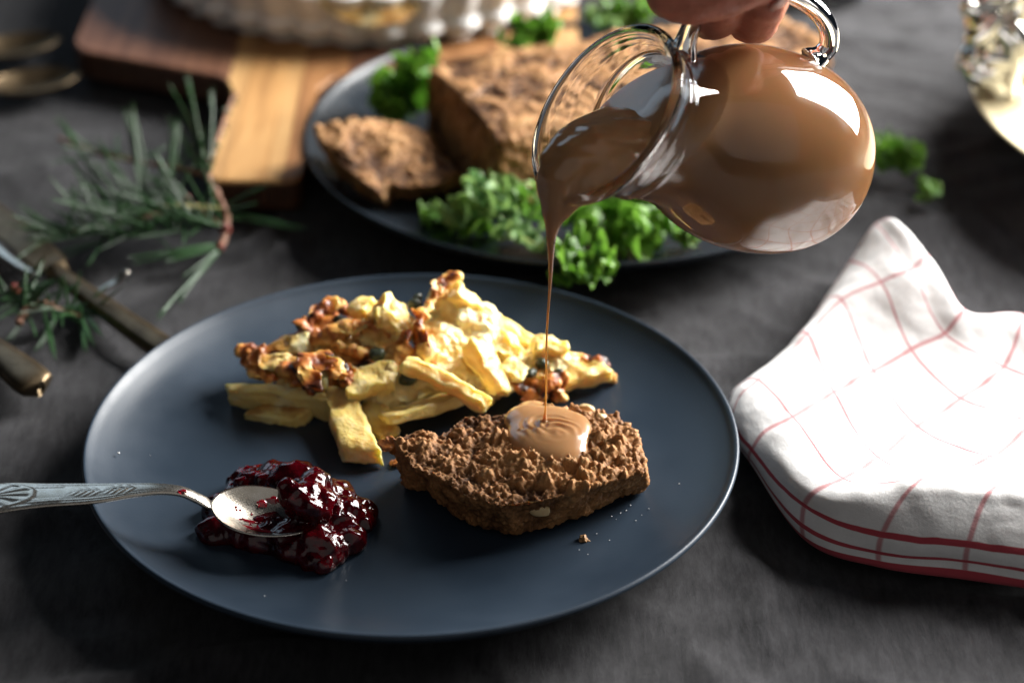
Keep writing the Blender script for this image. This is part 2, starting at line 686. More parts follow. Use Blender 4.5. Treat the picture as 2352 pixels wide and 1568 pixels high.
def build_dish():
    front = P(830, 112, BZ)
    R0 = 0.139
    c = Vector((front.x + 0.004, front.y + R0 + 0.002, BZ + 0.0008))
    root = empty('fluted_dish', c)
    tag(root, 'white porcelain fluted flan dish of golden bake on the wooden board', 'baking dish')
    n, nf = 480, 40
    prof = [(0.0, 0.0), (R0 - 0.012, 0.0), (R0 - 0.003, 0.0012), (R0, 0.004), (R0 + 0.004, 0.014), (R0 + 0.009, 0.026), (R0 + 0.0115, 0.0325), (R0 + 0.0122, 0.0340),
            (R0 + 0.0112, 0.0346), (R0 + 0.0090, 0.0335), (R0 + 0.004, 0.019), (R0 - 0.004, 0.0050), (0.0, 0.0045)]
    prof = catmull(prof, 52)
    a = np.linspace(0, 2 * PI, n, endpoint=False)
    fl = np.abs(np.sin(a * nf / 2)) - 0.6
    V = np.zeros((n, len(prof), 3))
    k = np.clip((prof[:, 0] - (R0 - 0.014)) / 0.012, 0, 1)
    rr = prof[None, :, 0] + 0.0058 * fl[:, None] * k[None, :]
    V[:, :, 0] = np.cos(a)[:, None] * rr + c.x
    V[:, :, 1] = np.sin(a)[:, None] * rr + c.y
    V[:, :, 2] = prof[None, :, 1] + c.z
    mk('dish_wall', V.reshape(-1, 3), grid_faces(n, len(prof), True, False), M['porcelain'], root)
    # filling: swollen, uneven, spilling over the rim here and there
    nr = 60
    V = np.zeros((nr, n // 2, 3))
    a = a[::2]
    t = np.linspace(0, 1, nr)
    spill = np.clip(fbm(np.stack([np.cos(a) * 3.1 + 5, np.sin(a) * 3.1, a * 0], 1), 2, 4) * 1.2 + 0.42, 0, 1)
    for i in range(nr):
        r = t[i] * (R0 + 0.0082) + spill * 0.0100 * max(0, t[i] - 0.93) / 0.07
        z = 0.0318 + 0.008 * np.sqrt(max(0, 1 - t[i] ** 4)) - spill * 0.0115 * max(0, t[i] - 0.95) / 0.05
        z = z + (0.002 + 0.005 * spill * (t[i] > 0.8)) * (t[i] < 0.96)
        p = np.stack([np.cos(a) * r + c.x, np.sin(a) * r + c.y, z + c.z + 0 * a], 1)
        p[:, 2] += 0.0035 * fbm(p * 45, 3, 9) * (1 - 0.7 * t[i] ** 6)
        V[i] = p
    mk('baked_filling', V.reshape(-1, 3), grid_faces(nr, n // 2, False, True), M['pie'], root)


build_dish()

# ================================================================== meatloaf and slices


def crumble(me, size, amp, seed, topz=None, pits=1.0):
    """pull a closed skin into clinging crumbs; returns darkness of pits and paleness of tips"""
    co, no = mesh_np(me)
    p = co / size
    wp = p + 0.35 * np.stack([vnoise(p * 1.3 + 9, seed + 1), vnoise(p * 1.3 + 40, seed + 2), vnoise(p * 1.3 + 70, seed + 3)], 1)
    f1, f2, idv = worley(wp, seed)
    g1, g2, _ = worley(p * 2.3 + 5, seed + 13)
    k1, k2, idk = worley(p * 4.6 + 3, seed + 23)
    big = fbm(p * 0.33, 3, seed + 40)
    lump = (idv - 0.35) * np.clip((f2 - f1) * 3.5, 0, 1) * 0.95 + 0.35 * (0.55 - f1)
    small = 0.55 - g1
    h = amp * (lump + 0.55 * small + 0.34 * (0.5 - k1) + 0.22 * fbm(p * 5.5, 3, seed + 60) + 0.7 * big)
    if topz is not None:
        up = np.clip((no[:, 2] - 0.3) / 0.4, 0, 1)
        h = h * (0.46 + 0.62 * up)
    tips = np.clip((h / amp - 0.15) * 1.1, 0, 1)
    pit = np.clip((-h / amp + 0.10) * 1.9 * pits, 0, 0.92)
    set_co(me, co + no * h[:, None])
    return pit, tips


def poly3(pts, z):
    return [P(u, v, z) for u, v in pts]


def build_slice():
    root = empty('meatloaf_slice', P(1200, 1100, 0.0065))
    tag(root, 'thick crumbly brown meatloaf slice under the gravy pool on the blue plate', 'meatloaf slice')
    top = [(905, 1012), (958, 985), (1012, 996), (1058, 954), (1120, 952), (1200, 938), (1335, 938), (1420, 950), (1452, 990), (1476, 1035), (1484, 1082), (1395, 1108),
           (1330, 1128), (1240, 1150), (1148, 1160), (1075, 1142), (1010, 1100), (945, 1072), (925, 1040)]
    bot = [(925, 1112), (960, 1070), (1012, 1060), (1058, 1040), (1120, 1030), (1200, 1020), (1335, 1020), (1415, 1030), (1448, 1070), (1474, 1100), (1482, 1126), (1440, 1134),
           (1330, 1188), (1272, 1208), (1180, 1232), (1120, 1222), (1050, 1190), (985, 1130), (940, 1120)]
    bm = bmesh.new()
    add_prism(bm, poly3(bot, 0.0085), poly3(top, 0.0275))
    me = remeshed(bm, 0.00055, 5)
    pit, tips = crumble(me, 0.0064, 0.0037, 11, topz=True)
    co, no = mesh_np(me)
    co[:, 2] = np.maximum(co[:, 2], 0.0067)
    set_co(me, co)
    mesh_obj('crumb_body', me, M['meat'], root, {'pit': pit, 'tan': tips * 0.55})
    # small nut pieces and a baked flake
    rnd = random.Random(4)
    for (u, v, z, r, s) in ((1232, 1168, 0.0200, 0.0040, (1.5, 0.55, 0.7)), (1347, 940, 0.0232, 0.0030, (1.3, 0.8, 0.9)), (1385, 960, 0.0285, 0.0022, (1.2, 0.9, 0.8))):
        bm = bmesh.new()
        add_sphere(bm, (0, 0, 0), r, s, sub=3)
        me = bpy.data.meshes.new('nut')
        bm.to_mesh(me)
        bm.free()
        co, no = mesh_np(me)
        set_co(me, co + no * (0.0006 * fbm(co * 400, 2, int(u)))[:, None])
        o = mesh_obj('nut_piece', me, M['nut'], root)
        o.rotation_euler = (rnd.uniform(-0.4, 0.4), rnd.uniform(0, 0.5), rnd.uniform(-0.6, 0.2))
        o.matrix_parent_inverse = Matrix.Translation(-root.location)
        o.location = P(u, v, z)
        o['label'] = 'pale cream nut piece in the meat'
    me = flake_mesh(0.011, 0.007, 0.0012, 5)
    o = mesh_obj('baked_edge', me, M['crisp'], root)
    o.location = P(902, 1022, 0.024)
    o.rotation_euler = (0.9, 0.35, 0.5)
    o['label'] = 'curled orange brown baked edge'


def flake_mesh(a, b, t, seed):
    bm = bmesh.new()
    add_sphere(bm, (0, 0, 0), 1, (a / 2, b / 2, t / 2), sub=4)
    me = bpy.data.meshes.new('flake')
    bm.to_mesh(me)
    bm.free()
    co, no = mesh_np(me)
    q = co / max(a, b)
    s = 1 + 0.45 * fbm(q * 4 + seed * 3.7, 3, seed)
    co[:, 0] *= s
    co[:, 1] *= s
    co[:, 2] += 0.22 * b * fbm(q * 2.4 + 11 + seed, 2, seed + 5) + 0.05 * b * vnoise(q * 9 + seed, seed + 8)
    set_co(me, co)
    return me


M['nut'] = mat_simple('cream_nut', (0.62, 0.44, 0.22), 0.4, var=0.15, scale=300, sss=0.2, sssr=(1, 0.7, 0.4), ssss=0.003)
M['crisp'] = mat_simple('baked_orange_edge', (0.42, 0.14, 0.030), 0.4, var=0.45, scale=200, bumpd=0.0006, bscale=500)
build_slice()


def build_loaf():
    root = empty('meatloaf', PLATE2_C + Vector((0, 0, 0.0063)))
    tag(root, 'whole brown meatloaf with a cracked top lying on the serving plate', 'meatloaf')
    zt, zb = 0.050, 0.0085
    # long block: near-left corner, far-left corner, then away to the right
    a = P(1150, 318, zt)
    b = P(985, 152, zt)
    c = P(1790, 40, zt)
    d = P(1905, 118, zt)
    cut = Vector((b - a)).normalized()
    top = [a, a.lerp(d, 0.5) + Vector((0, -0.004, 0.001)), d, d.lerp(c, 0.5) + Vector((0.008, 0, -0.002)), c, b.lerp(c, 0.5) + Vector((0, 0.006, 0.002)), b, a.lerp(b, 0.5)]
    cen = sum((Vector(x) for x in top), Vector()) / len(top)
    bot = [Vector((cen.x + (p.x - cen.x) * 1.02, cen.y + (p.y - cen.y) * 1.05, zb)) for p in top]
    bm = bmesh.new()
    add_prism(bm, bot, top)
    me = remeshed(bm, 0.0011, 5)
    co, no = mesh_np(me)
    # rounded swelling, a long crack along the top
    t = (co - np.array(a)) @ (np.array(d - a) / (d - a).length ** 2)
    s = ((co - np.array(a)) @ np.array(cut)) / (b - a).length
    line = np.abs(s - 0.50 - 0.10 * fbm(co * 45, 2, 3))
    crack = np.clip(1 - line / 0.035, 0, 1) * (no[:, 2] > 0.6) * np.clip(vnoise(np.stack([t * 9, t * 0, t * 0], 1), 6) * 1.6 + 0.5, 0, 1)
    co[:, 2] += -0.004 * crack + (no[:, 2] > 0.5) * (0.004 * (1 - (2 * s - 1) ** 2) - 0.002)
    set_co(me, co)
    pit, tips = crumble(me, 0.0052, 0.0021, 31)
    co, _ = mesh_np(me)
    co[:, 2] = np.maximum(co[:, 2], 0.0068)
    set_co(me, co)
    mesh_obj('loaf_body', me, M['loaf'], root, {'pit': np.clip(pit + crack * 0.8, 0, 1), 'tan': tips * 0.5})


build_loaf()


def build_back_slice():
    root = empty('meatloaf_slice', P(870, 400, 0.012))
    tag(root, 'ragged brown meatloaf slice leaning against the whole loaf on the serving plate', 'meatloaf slice')
    top = [(722, 292, 0.040), (772, 288, 0.041), (850, 283, 0.038), (915, 285, 0.034), (985, 310, 0.030), (1010, 350, 0.028), (1050, 395, 0.026), (1000, 425, 0.0235), (930, 432, 0.0245), (892, 418, 0.027), (870, 440, 0.028),
           (835, 420, 0.030), (800, 395, 0.031), (765, 360, 0.034), (735, 325, 0.038)]
    tp = [P(u, v, z) for u, v, z in top]
    bt = [Vector((p.x * 1.0 + 0.004, p.y + 0.012, max(0.012, p.z - 0.019))) for p in tp]
    bm = bmesh.new()
    add_prism(bm, bt, tp)
    me = remeshed(bm, 0.0009, 5)
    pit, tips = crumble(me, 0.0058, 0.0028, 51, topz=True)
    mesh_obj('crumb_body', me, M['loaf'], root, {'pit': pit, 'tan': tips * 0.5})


build_back_slice()

# ================================================================== glass jug, gravy
POOL = P(1250, 985, 0.030)
JY = POOL.y
RIMC = PY(1388, 262, JY + 0.010)
KJ = (RIMC - CAM).dot(FWD) / F          # metres for one picture pixel at the jug
AX = Vector((-0.82, -0.40, 0.39)).normalized()       # from base to mouth
TOPD = (Vector((0, 0, 1)) - AX * AX.z).normalized()
SIDE = AX.cross(TOPD)


def jug_point(s, r, ang):
    """s: pixels along the axis from the mouth, r: pixels from the axis, ang 0 = upwards"""
    s = s + 66 * math.cos(ang) * min(1.0, max(0.0, 1 - s / 150))      # the mouth slants towards the pouring lip
    return RIMC - AX * (s * KJ) + (TOPD * math.cos(ang) + SIDE * math.sin(ang)) * (r * KJ)


OUTER = [(-7, 211), (-4, 219), (4, 223), (15, 220), (30, 210), (60, 194), (95, 183), (135, 178), (180, 178), (222, 186), (265, 205), (315, 226), (380, 243), (450, 249), (520, 245), (585, 231), (640, 207), (682, 176), (704, 146), (710, 118), (707, 70), (706, 0)]
INNER = [(686, 0), (684, 70), (678, 118), (660, 162), (622, 194), (576, 215), (516, 230), (450, 234), (380, 228), (322, 211), (272, 191), (226, 171), (182, 161), (135, 159), (95, 162), (60, 169), (30, 180), (12, 189), (0, 196), (-7, 203)]


def revolve(profile_sr, n=128):
    V = []
    for i in range(n):
        a = 2 * PI * i / n
        for s, r in profile_sr:
            V.append(jug_point(s, r, a))
    return np.array(V), grid_faces(n, len(profile_sr), True, False)


def build_jug():
    root = empty('glass_jug', RIMC)
    tag(root, 'round clear glass jug tipped by the hand to pour brown gravy', 'jug')
    prof = np.vstack([catmull(OUTER, 150), catmull(INNER, 130)])
    # a bead under the lip
    prof[:150, 1] += 4.0 * np.exp(-((prof[:150, 0] - 108) / 7) ** 2)
    prof = np.vstack([prof, prof[:1]])
    v, f = revolve(prof[:-1], 140)
    n, k = 140, len(prof) - 1
    for i in range(n):
        f.append((i * k + k - 1, ((i + 1) % n) * k + k - 1, ((i + 1) % n) * k, i * k))
    o = mk('jug_wall', v, f, M['glass'], root)
    bm = bmesh.new()
    bm.from_mesh(o.data)
    bmesh.ops.remove_doubles(bm, verts=bm.verts, dist=1e-6)
    bmesh.ops.recalc_face_normals(bm, faces=bm.faces)
    bm.to_mesh(o.data)
    bm.free()
    # loop handle
    ctrl = [(140, 172), (126, 212), (130, 272), (168, 335), (250, 370), (350, 382), (440, 368), (505, 335), (534, 292), (524, 262), (505, 240)]
    pts = catmull([list(jug_point(s, r, 0)) for s, r in ctrl], 70)
    rad = np.full(70, 24.0) * KJ
    rad[:10] = np.linspace(36, 24, 10) * KJ
    rad[-9:] = np.linspace(24, 38, 9) * KJ
    v, f = tube(pts, rad, 24)
    mk('handle', v, f, M['glass'], root)


build_jug()


def build_gravy():
    root = empty('pouring_gravy', RIMC)
    tag(root, 'brown gravy filling the glass jug and running from its lip in a thin stream', 'gravy')
    lip = jug_point(4, 205, PI)
    # its surface, sloping as it runs: high on the far wall of the neck, down to the lip
    pa, pb, pc = jug_point(255, 205, 0), jug_point(60, 185, PI), jug_point(150, 170, -PI / 2)
    nrm = (pb - pa).cross(pc - pa).normalized()
    if nrm.dot(AX) < 0:
        nrm = -nrm
    prof = catmull([(s, r + 3.0) for s, r in INNER[:-3]], 100)
    v, f = revolve(prof, 128)

    def clipped(keep_below, close):
        bm = bmesh.new()
        vs = [bm.verts.new(x) for x in v]
        ff = list(f)
        k = len(prof)
        if close:
            ff.append(tuple(i * k + k - 1 for i in range(128)))
        for q in ff:
            bm.faces.new([vs[i] for i in q])
        bmesh.ops.remove_doubles(bm, verts=bm.verts, dist=1e-6)
        res = bmesh.ops.bisect_plane(bm, geom=bm.verts[:] + bm.edges[:] + bm.faces[:], plane_co=pa, plane_no=nrm, clear_outer=keep_below, clear_inner=not keep_below)
        if close:
            bmesh.ops.contextual_create(bm, geom=[e for e in res['geom_cut'] if isinstance(e, bmesh.types.BMEdge)])
        bmesh.ops.recalc_face_normals(bm, faces=bm.faces)
        me = bpy.data.meshes.new('gravy')
        bm.to_mesh(me)
        bm.free()
        return me
    me = clipped(True, True)
    mesh_obj('gravy_filling', me, M['gravy'], root)
    # tongue over the lip and the falling thread
    bm = bmesh.new()
    y0 = lip.y

    def q(u, v, dy):
        return PY(u, v, y0 + dy)
    add_chain(bm, [(q(1470, 330, 0.022), 0.0115), (q(1420, 345, 0.014), 0.0130), (q(1360, 360, 0.006), 0.0130), (q(1318, 378, 0.000), 0.0110), (q(1290, 408, -0.005), 0.0080), (q(1280, 450, -0.006), 0.0064), (q(1273, 490, -0.006), 0.0047), (q(1268, 530, -0.006), 0.0028),
                   (q(1265, 562, -0.006), 0.0021)], sub=2)
    add_chain(bm, [(q(1400, 290, 0.030), 0.0085), (q(1340, 318, 0.016), 0.0080), (q(1295, 338, 0.006), 0.0068), (q(1266, 372, -0.001), 0.0052), (q(1256, 430, -0.004), 0.0042), (q(1262, 490, -0.006), 0.0032)], sub=2)
    add_chain(bm, [(q(1440, 385, 0.006), 0.0090), (q(1395, 400, 0.000), 0.0085), (q(1350, 425, -0.005), 0.0072), (q(1312, 455, -0.007), 0.0048), (q(1290, 490, -0.007), 0.0036)], sub=2)
    add_chain(bm, [(q(1440, 300, 0.030), 0.0100), (q(1380, 330, 0.016), 0.0110), (q(1330, 350, 0.006), 0.0090)], sub=2)
    me = remeshed(bm, 0.0008, 16)
    co, no = mesh_np(me)
    k = np.clip((co[:, 2] - (lip.z - 0.012)) / 0.02, 0, 1)
    st = co @ np.array([[0.75, -0.2, 0.62]]).T
    r = vnoise(np.stack([st[:, 0] * 60, (co[:, 1] + co[:, 2]) * 210, co[:, 0] * 20], 1), 3)
    set_co(me, co + no * (k * 0.0006 * r)[:, None])
    mesh_obj('gravy_tongue', me, M['gravy'], root)
    p0, p1 = q(1266, 548, -0.006), Vector((POOL.x, POOL.y, 0.034))
    t = np.linspace(0, 1, 40)
    path = np.array(p0)[None] * (1 - t[:, None]) + np.array(p1)[None] * t[:, None]
    path[:, 0] += 0.0003 * np.sin(t * 9)
    v, f = tube(path, 0.00042 + 0.0015 * np.exp(-t * 8) + 0.0006 * np.clip((t - 0.95) / 0.05, 0, 1), 12)
    mk('gravy_stream', v, f, M['gravy'], root)


build_gravy()


def build_pool():
    bm = bmesh.new()
    c = P(1260, 996, 0.0292)
    add_sphere(bm, c, 1, (0.0176, 0.0205, 0.0050), sub=4)
    add_sphere(bm, P(1282, 1044, 0.0270), 1, (0.0128, 0.0110, 0.0056), sub=4)
    add_sphere(bm, P(1215, 965, 0.0290), 1, (0.0110, 0.0110, 0.0045), sub=4)
    add_sphere(bm, P(1312, 985, 0.0285), 1, (0.0090, 0.0120, 0.0045), sub=4)
    add_sphere(bm, P(1225, 945, 0.0275), 1, (0.0085, 0.0080, 0.0032), sub=4)
    me = remeshed(bm, 0.0006, 45)
    co, no = mesh_np(me)
    cc = np.array(P(1258, 985, 0.033))
    d = co - cc
    r = np.hypot(d[:, 0], d[:, 1] * 1.25)
    ang = np.arctan2(d[:, 1], d[:, 0])
    wv = d[:, 0] * 0.5 + d[:, 1] + 0.004 * fbm(co * 90, 2, 4)
    sp = np.sin(np.hypot(d[:, 0] * 0.8 - 0.004, wv) * 1500 + 1.6 * ang + 1.5 * fbm(co * 140, 2, 6))
    w = np.clip(1 - r / 0.0135, 0, 1) ** 0.6 * np.clip(no[:, 2] * 1.6 - 0.3, 0, 1) * np.clip(0.55 + d[:, 1] / 0.012, 0.1, 1)
    set_co(me, co + no * (0.0011 * sp * w)[:, None])
    smooth_np(me, 2, 0.5)
    o = mesh_obj('gravy_pool', me, M['gravy'])
    tag(o, 'glossy swirled pool of brown gravy on top of the meatloaf slice', 'gravy')


build_pool()


# ================================================================== potato gratin on the front plate
def mat_potato():
    m, n, l, b = new_mat('boiled_potato')
    big = noise_node(n, l, 90, 4, 0.6)
    fine = noise_node(n, l, 700, 3, 0.6)
    c = ramp(n, l, big.outputs[0], [(0.3, (0.82, 0.57, 0.16)), (0.55, (0.88, 0.68, 0.26)), (0.75, (0.92, 0.81, 0.48))])
    br = attr(n, 'brown')
    c = mixc(n, l, br, c, (0.36, 0.13, 0.03))
    l.new(c, b.inputs['Base Color'])
    setp(b, rough=0.32, spec=0.4, sss=0.6, sssr=(1.0, 0.8, 0.35), ssss=0.006)
    p = bump(n, l, b, fine.outputs[0], 0.0007, 0.8)
    bump(n, l, b, big.outputs[0], 0.002, 0.5, p)
    return m


def mat_cheese():
    m, n, l, b = new_mat('melted_browned_cheese')
    big = noise_node(n, l, 90, 3, 0.55)
    fine = noise_node(n, l, 800, 3, 0.6)
    br = attr(n, 'brown')
    t = math_node(n, l, 'MULTIPLY_ADD', big.outputs[0], 0.55)
    t.node.inputs[2].default_value = -0.26
    t = math_node(n, l, 'ADD', t, br, True)
    c = ramp(n, l, t, [(0.0, (0.88, 0.77, 0.46)), (0.16, (0.84, 0.64, 0.26)), (0.36, (0.74, 0.40, 0.10)), (0.58, (0.50, 0.16, 0.028)), (0.82, (0.20, 0.045, 0.010)), (1.0, (0.040, 0.016, 0.010))])
    l.new(c, b.inputs['Base Color'])
    setp(b, rough=0.38, spec=0.4, sss=0.35, sssr=(1.0, 0.6, 0.2), ssss=0.004, coat=0.12, coatr=0.2)
    bump(n, l, b, fine.outputs[0], 0.0005, 0.7)
    return m


M['potato'] = mat_potato()
M['cheese'] = mat_cheese()
M['caper'] = mat_simple('dark_green_caper', (0.030, 0.040, 0.020), 0.35, var=0.5, scale=300, bumpd=0.0004, bscale=600)


def chunk(name, p0, p1, w, t, roll, mat, parent, seed, brown=0.0, taper=0.8, rough=1.0, up=(0, 0, 1)):
    """an uneven cut stick from p0 to p1 with width w and thickness t"""
    p0, p1 = Vector(p0), Vector(p1)
    ax = (p1 - p0)
    L = ax.length
    ax.normalize()
    upv = Vector(up)
    sd = ax.cross(upv).normalized()
    nv = sd.cross(ax).normalized()
    R = Matrix.Rotation(roll, 3, ax)
    sd, nv = R @ sd, R @ nv
    bm = bmesh.new()
    bmesh.ops.create_cube(bm, size=2)
    bmesh.ops.subdivide_edges(bm, edges=bm.edges[:], cuts=13, use_grid_fill=True)
    me = bpy.data.meshes.new(name)
    bm.to_mesh(me)
    bm.free()
    co, _ = mesh_np(me)
    # round the corners of the box
    q = co.copy()
    dims = np.array([L / 2, w / 2, t / 2])
    rad = min(w, t) * 0.20
    wp = q * dims
    inner = np.clip(wp, -(dims - rad), dims - rad)
    dlt = wp - inner
    ln = np.linalg.norm(dlt, axis=1)[:, None] + 1e-9
    wp = inner + dlt / ln * np.minimum(ln, rad)
    sx = wp[:, 0] / (L / 2)
    rs = np.random.RandomState(seed)
    tp = 1 - (1 - taper) * (sx * 0.5 + 0.5)
    wp[:, 1] *= tp * (1 + 0.10 * rs.uniform(-1, 1) * sx)
    wp[:, 2] *= (1 + 0.18 * rs.uniform(-1, 1) * sx)
    bend = 0.08 * L * rs.uniform(-1, 1)
    wp[:, 1] += bend * (1 - sx ** 2) * 0.6
    shear = rs.uniform(-0.5, 0.5)
    wp[:, 0] += shear * wp[:, 1] * np.abs(sx)
    off = seed * 3.1
    nz = np.stack([fbm(wp * 160 + off, 3, seed), fbm(wp * 160 + off + 50, 3, seed + 1), fbm(wp * 160 + off + 90, 3, seed + 2)], 1)
    wp += nz * 0.0010 * rough + 0.0006 * rough * np.stack([vnoise(wp * 420 + off, seed + k) for k in range(3)], 1)
    bw = np.clip(brown * 2 * (0.35 + fbm(wp * 130 + off, 3, seed + 9)), 0, 1) * np.clip(np.abs(wp[:, 2]) / (t * 0.4), 0.2, 1)
    mid = (p0 + p1) / 2
    Wm = np.array([list(ax), list(sd), list(nv)])
    set_co(me, wp @ Wm + np.array(mid))
    return mesh_obj(name, me, mat, parent, {'brown': bw})


def build_gratin():
    root = empty('potato_gratin', P(930, 930, 0.0063))
    tag(root, 'heap of golden potato gratin with scorched cheese crust and capers on the blue plate', 'gratin')
    po = M['potato']
    S = 0.000172  # metres a picture pixel covers on this plate

    def st(u0, v0, z0, u1, v1, z1, w, t, roll, seed, brown=0.1, taper=0.85, rough=1.0):
        chunk('potato_stick', P(u0, v0, z0), P(u1, v1, z1), w * S, t * S, roll, po, root, seed, brown, taper, rough)
    st(930, 838, 0.0330, 1120, 936, 0.0185, 42, 44, 0.5, 1, 0.05, 0.9)
    st(1085, 790, 0.0330, 1160, 905, 0.0170, 78, 42, -0.5, 2, 0.15, 1.15)
    st(1078, 715, 0.0300, 1222, 795, 0.0200, 46, 40, 0.3, 3, 0.0)
    st(1040, 668, 0.0480, 1092, 712, 0.0360, 52, 44, 0.2, 4, 0.05)
    st(524, 905, 0.0130, 757, 935, 0.0130, 32, 74, 0.25, 5, 0.12, 0.8)
    st(782, 905, 0.0150, 838, 1048, 0.0115, 82, 60, 0.05, 6, 0.10, 1.0)
    st(848, 925, 0.0110, 897, 1005, 0.0090, 68, 26, 0.15, 7, 0.25, 0.9)
    st(876, 962, 0.0150, 1075, 905, 0.0180, 88, 30, -0.35, 8, 0.15, 0.9)
    st(800, 890, 0.0220, 910, 862, 0.0250, 80, 50, 0.3, 9, 0.1)
    st(862, 712, 0.0440, 930, 748, 0.0380, 80, 62, 0.3, 10, 0.15, 0.9, 1.8)
    st(820, 725, 0.0380, 852, 690, 0.0420, 52, 44, 0.0, 11, 0.0)
    st(1228, 806, 0.0250, 1300, 800, 0.0255, 84, 30, -0.9, 12, 0.05, 0.6)
    st(1255, 868, 0.0140, 1398, 850, 0.0160, 84, 46, 0.25, 13, 0.1, 0.5)
    st(585, 945, 0.0085, 705, 962, 0.0085, 52, 30, 0.1, 14, 0.35, 0.8)
    st(640, 900, 0.0150, 760, 880, 0.0190, 70, 46, 0.2, 15, 0.2)
    st(1150, 840, 0.0240, 1205, 872, 0.0180, 62, 46, 0.4, 16, 0.05)
    st(960, 905, 0.0150, 1090, 880, 0.0150, 70, 50, 0.2, 17, 0.1)
    st(1120, 770, 0.0280, 1180, 820, 0.0240, 60, 40, 0.2, 18, 0.05, 0.9, 1.6)
    # the bound mass: cream and cheese round the potato pieces
    bm = bmesh.new()
    mass = [(1075, 745, 0.030, 13), (1035, 700, 0.036, 9.5), (1015, 675, 0.043, 5.5), (1100, 800, 0.024, 12), (1150, 815, 0.020, 10.5), (950, 860, 0.018, 12), (1010, 790, 0.028, 12), (1000, 850, 0.020, 13), (860, 790, 0.026, 11.5), (900, 745, 0.033, 9),
            (790, 790, 0.025, 11.5), (720, 800, 0.022, 11), (660, 830, 0.019, 10.5), (610, 840, 0.0180, 8.5), (585, 825, 0.0200, 5.5), (700, 870, 0.017, 11), (760, 850, 0.019, 11.5), (830, 850, 0.018, 12), (1210, 850, 0.0165, 9.5), (1260, 850, 0.0155, 8),
            (1310, 850, 0.0140, 6.5), (1350, 842, 0.0150, 4.5), (1230, 890, 0.0120, 6), (900, 900, 0.014, 10.5), (1060, 860, 0.018, 12), (1110, 880, 0.014, 10), (740, 730, 0.031, 5.5), (760, 705, 0.0350, 4.5), (1250, 800, 0.022, 6.5), (640, 910, 0.0115, 5), (700, 920, 0.0115, 5.5)]
    for u, v, z, r in mass:
        add_sphere(bm, P(u, v, z), r * 0.001, (1.08, 1.0, 0.85), sub=3)
    ridges = [
        ([(1030, 640, 0.0500), (1005, 660, 0.0485), (985, 690, 0.0465), (965, 725, 0.0440), (968, 765, 0.0400), (985, 805, 0.0345), (1005, 838, 0.0290)], 1.9, 0.62),
        ([(1038, 632, 0.0510), (1020, 642, 0.0500), (1000, 664, 0.0485)], 2.0, 0.36),
        ([(690, 832, 0.0320), (735, 815, 0.0330), (770, 835, 0.0315), (795, 862, 0.0280), (805, 875, 0.0250)], 2.6, 0.55),
        ([(655, 840, 0.0285), (690, 850, 0.0295), (715, 880, 0.0245), (738, 908, 0.0190)], 2.0, 0.55),
        ([(562, 802, 0.0255), (600, 798, 0.0270), (640, 812, 0.0270)], 2.2, 0.42),
        ([(565, 808, 0.0245), (575, 840, 0.0215), (620, 860, 0.0215)], 2.0, 0.32),
        ([(695, 748, 0.0350), (735, 712, 0.0385), (760, 690, 0.0400), (795, 712, 0.0370)], 1.9, 0.52),
        ([(755, 755, 0.0370), (800, 745, 0.0385), (850, 742, 0.0390), (890, 760, 0.0365)], 2.0, 0.34),
        ([(1190, 880, 0.0180), (1225, 905, 0.0150), (1260, 885, 0.0190), (1280, 862, 0.0210), (1284, 905, 0.0130)], 2.0, 0.58),
        ([(1290, 815, 0.0225), (1330, 818, 0.0200), (1368, 818, 0.0195), (1392, 838, 0.0170), (1402, 858, 0.0125)], 1.9, 0.46),
        ([(1365, 820, 0.0198), (1383, 822, 0.0195), (1394, 842, 0.0165)], 1.2, 0.95),
        ([(660, 775, 0.0310), (720, 770, 0.0340), (790, 790, 0.0330), (850, 800, 0.0320)], 2.2, 0.26),
        ([(840, 830, 0.0290), (820, 850, 0.0260), (800, 872, 0.0230)], 2.0, 0.60),
        ([(905, 735, 0.0400), (935, 760, 0.0370), (930, 800, 0.0330), (900, 840, 0.0280)], 1.8, 0.22)]
    curves = []
    for ctrl, r, val in ridges:
        c = catmull([list(P(*x)) for x in ctrl], 26)
        c += 0.0012 * np.stack([fbm(c * 150, 2, 80 + k) for k in range(3)], 1)
        curves.append((c, r * 0.001, val))
        for x in c:
            add_sphere(bm, np.array(x) - np.array([0, 0, 0.0016]), r * 0.00135, (1.25, 1.1, 0.72), sub=2)
    me = remeshed(bm, 0.00062, 7)
    co, no = mesh_np(me)
    f1, f2, idv = worley(co / 0.0070, 5)
    g1, g2, _ = worley(co / 0.0030, 8)
    left = np.clip((0.0 - co[:, 0] - 0.002) / 0.02, 0, 1)
    h = (1 - 0.85 * left) * (0.0026 * (idv - 0.5) * np.clip((f2 - f1) * 3, 0, 1) + 0.0008 * (0.5 - g1)) + 0.0018 * fbm(co * 150, 4, 2)
    st_ = vnoise(np.stack([(co[:, 0] * 0.8 - co[:, 1]) * 420, (co[:, 0] + co[:, 1]) * 90, co[:, 2] * 160], 1), 14)
    h += left * (0.0008 * st_ + 0.0007 * fbm(co * 230, 4, 7))
    set_co(me, co + no * h[:, None])
    co, no = mesh_np(me)
    co[:, 2] = np.maximum(co[:, 2], 0.0068)
    # where it is browned: baked spots known from the photograph, in the crust itself
    br = 0.06 + 0.10 * fbm(co * 90, 3, 17) + left * (0.10 + 0.16 * fbm(co * 210, 3, 18))
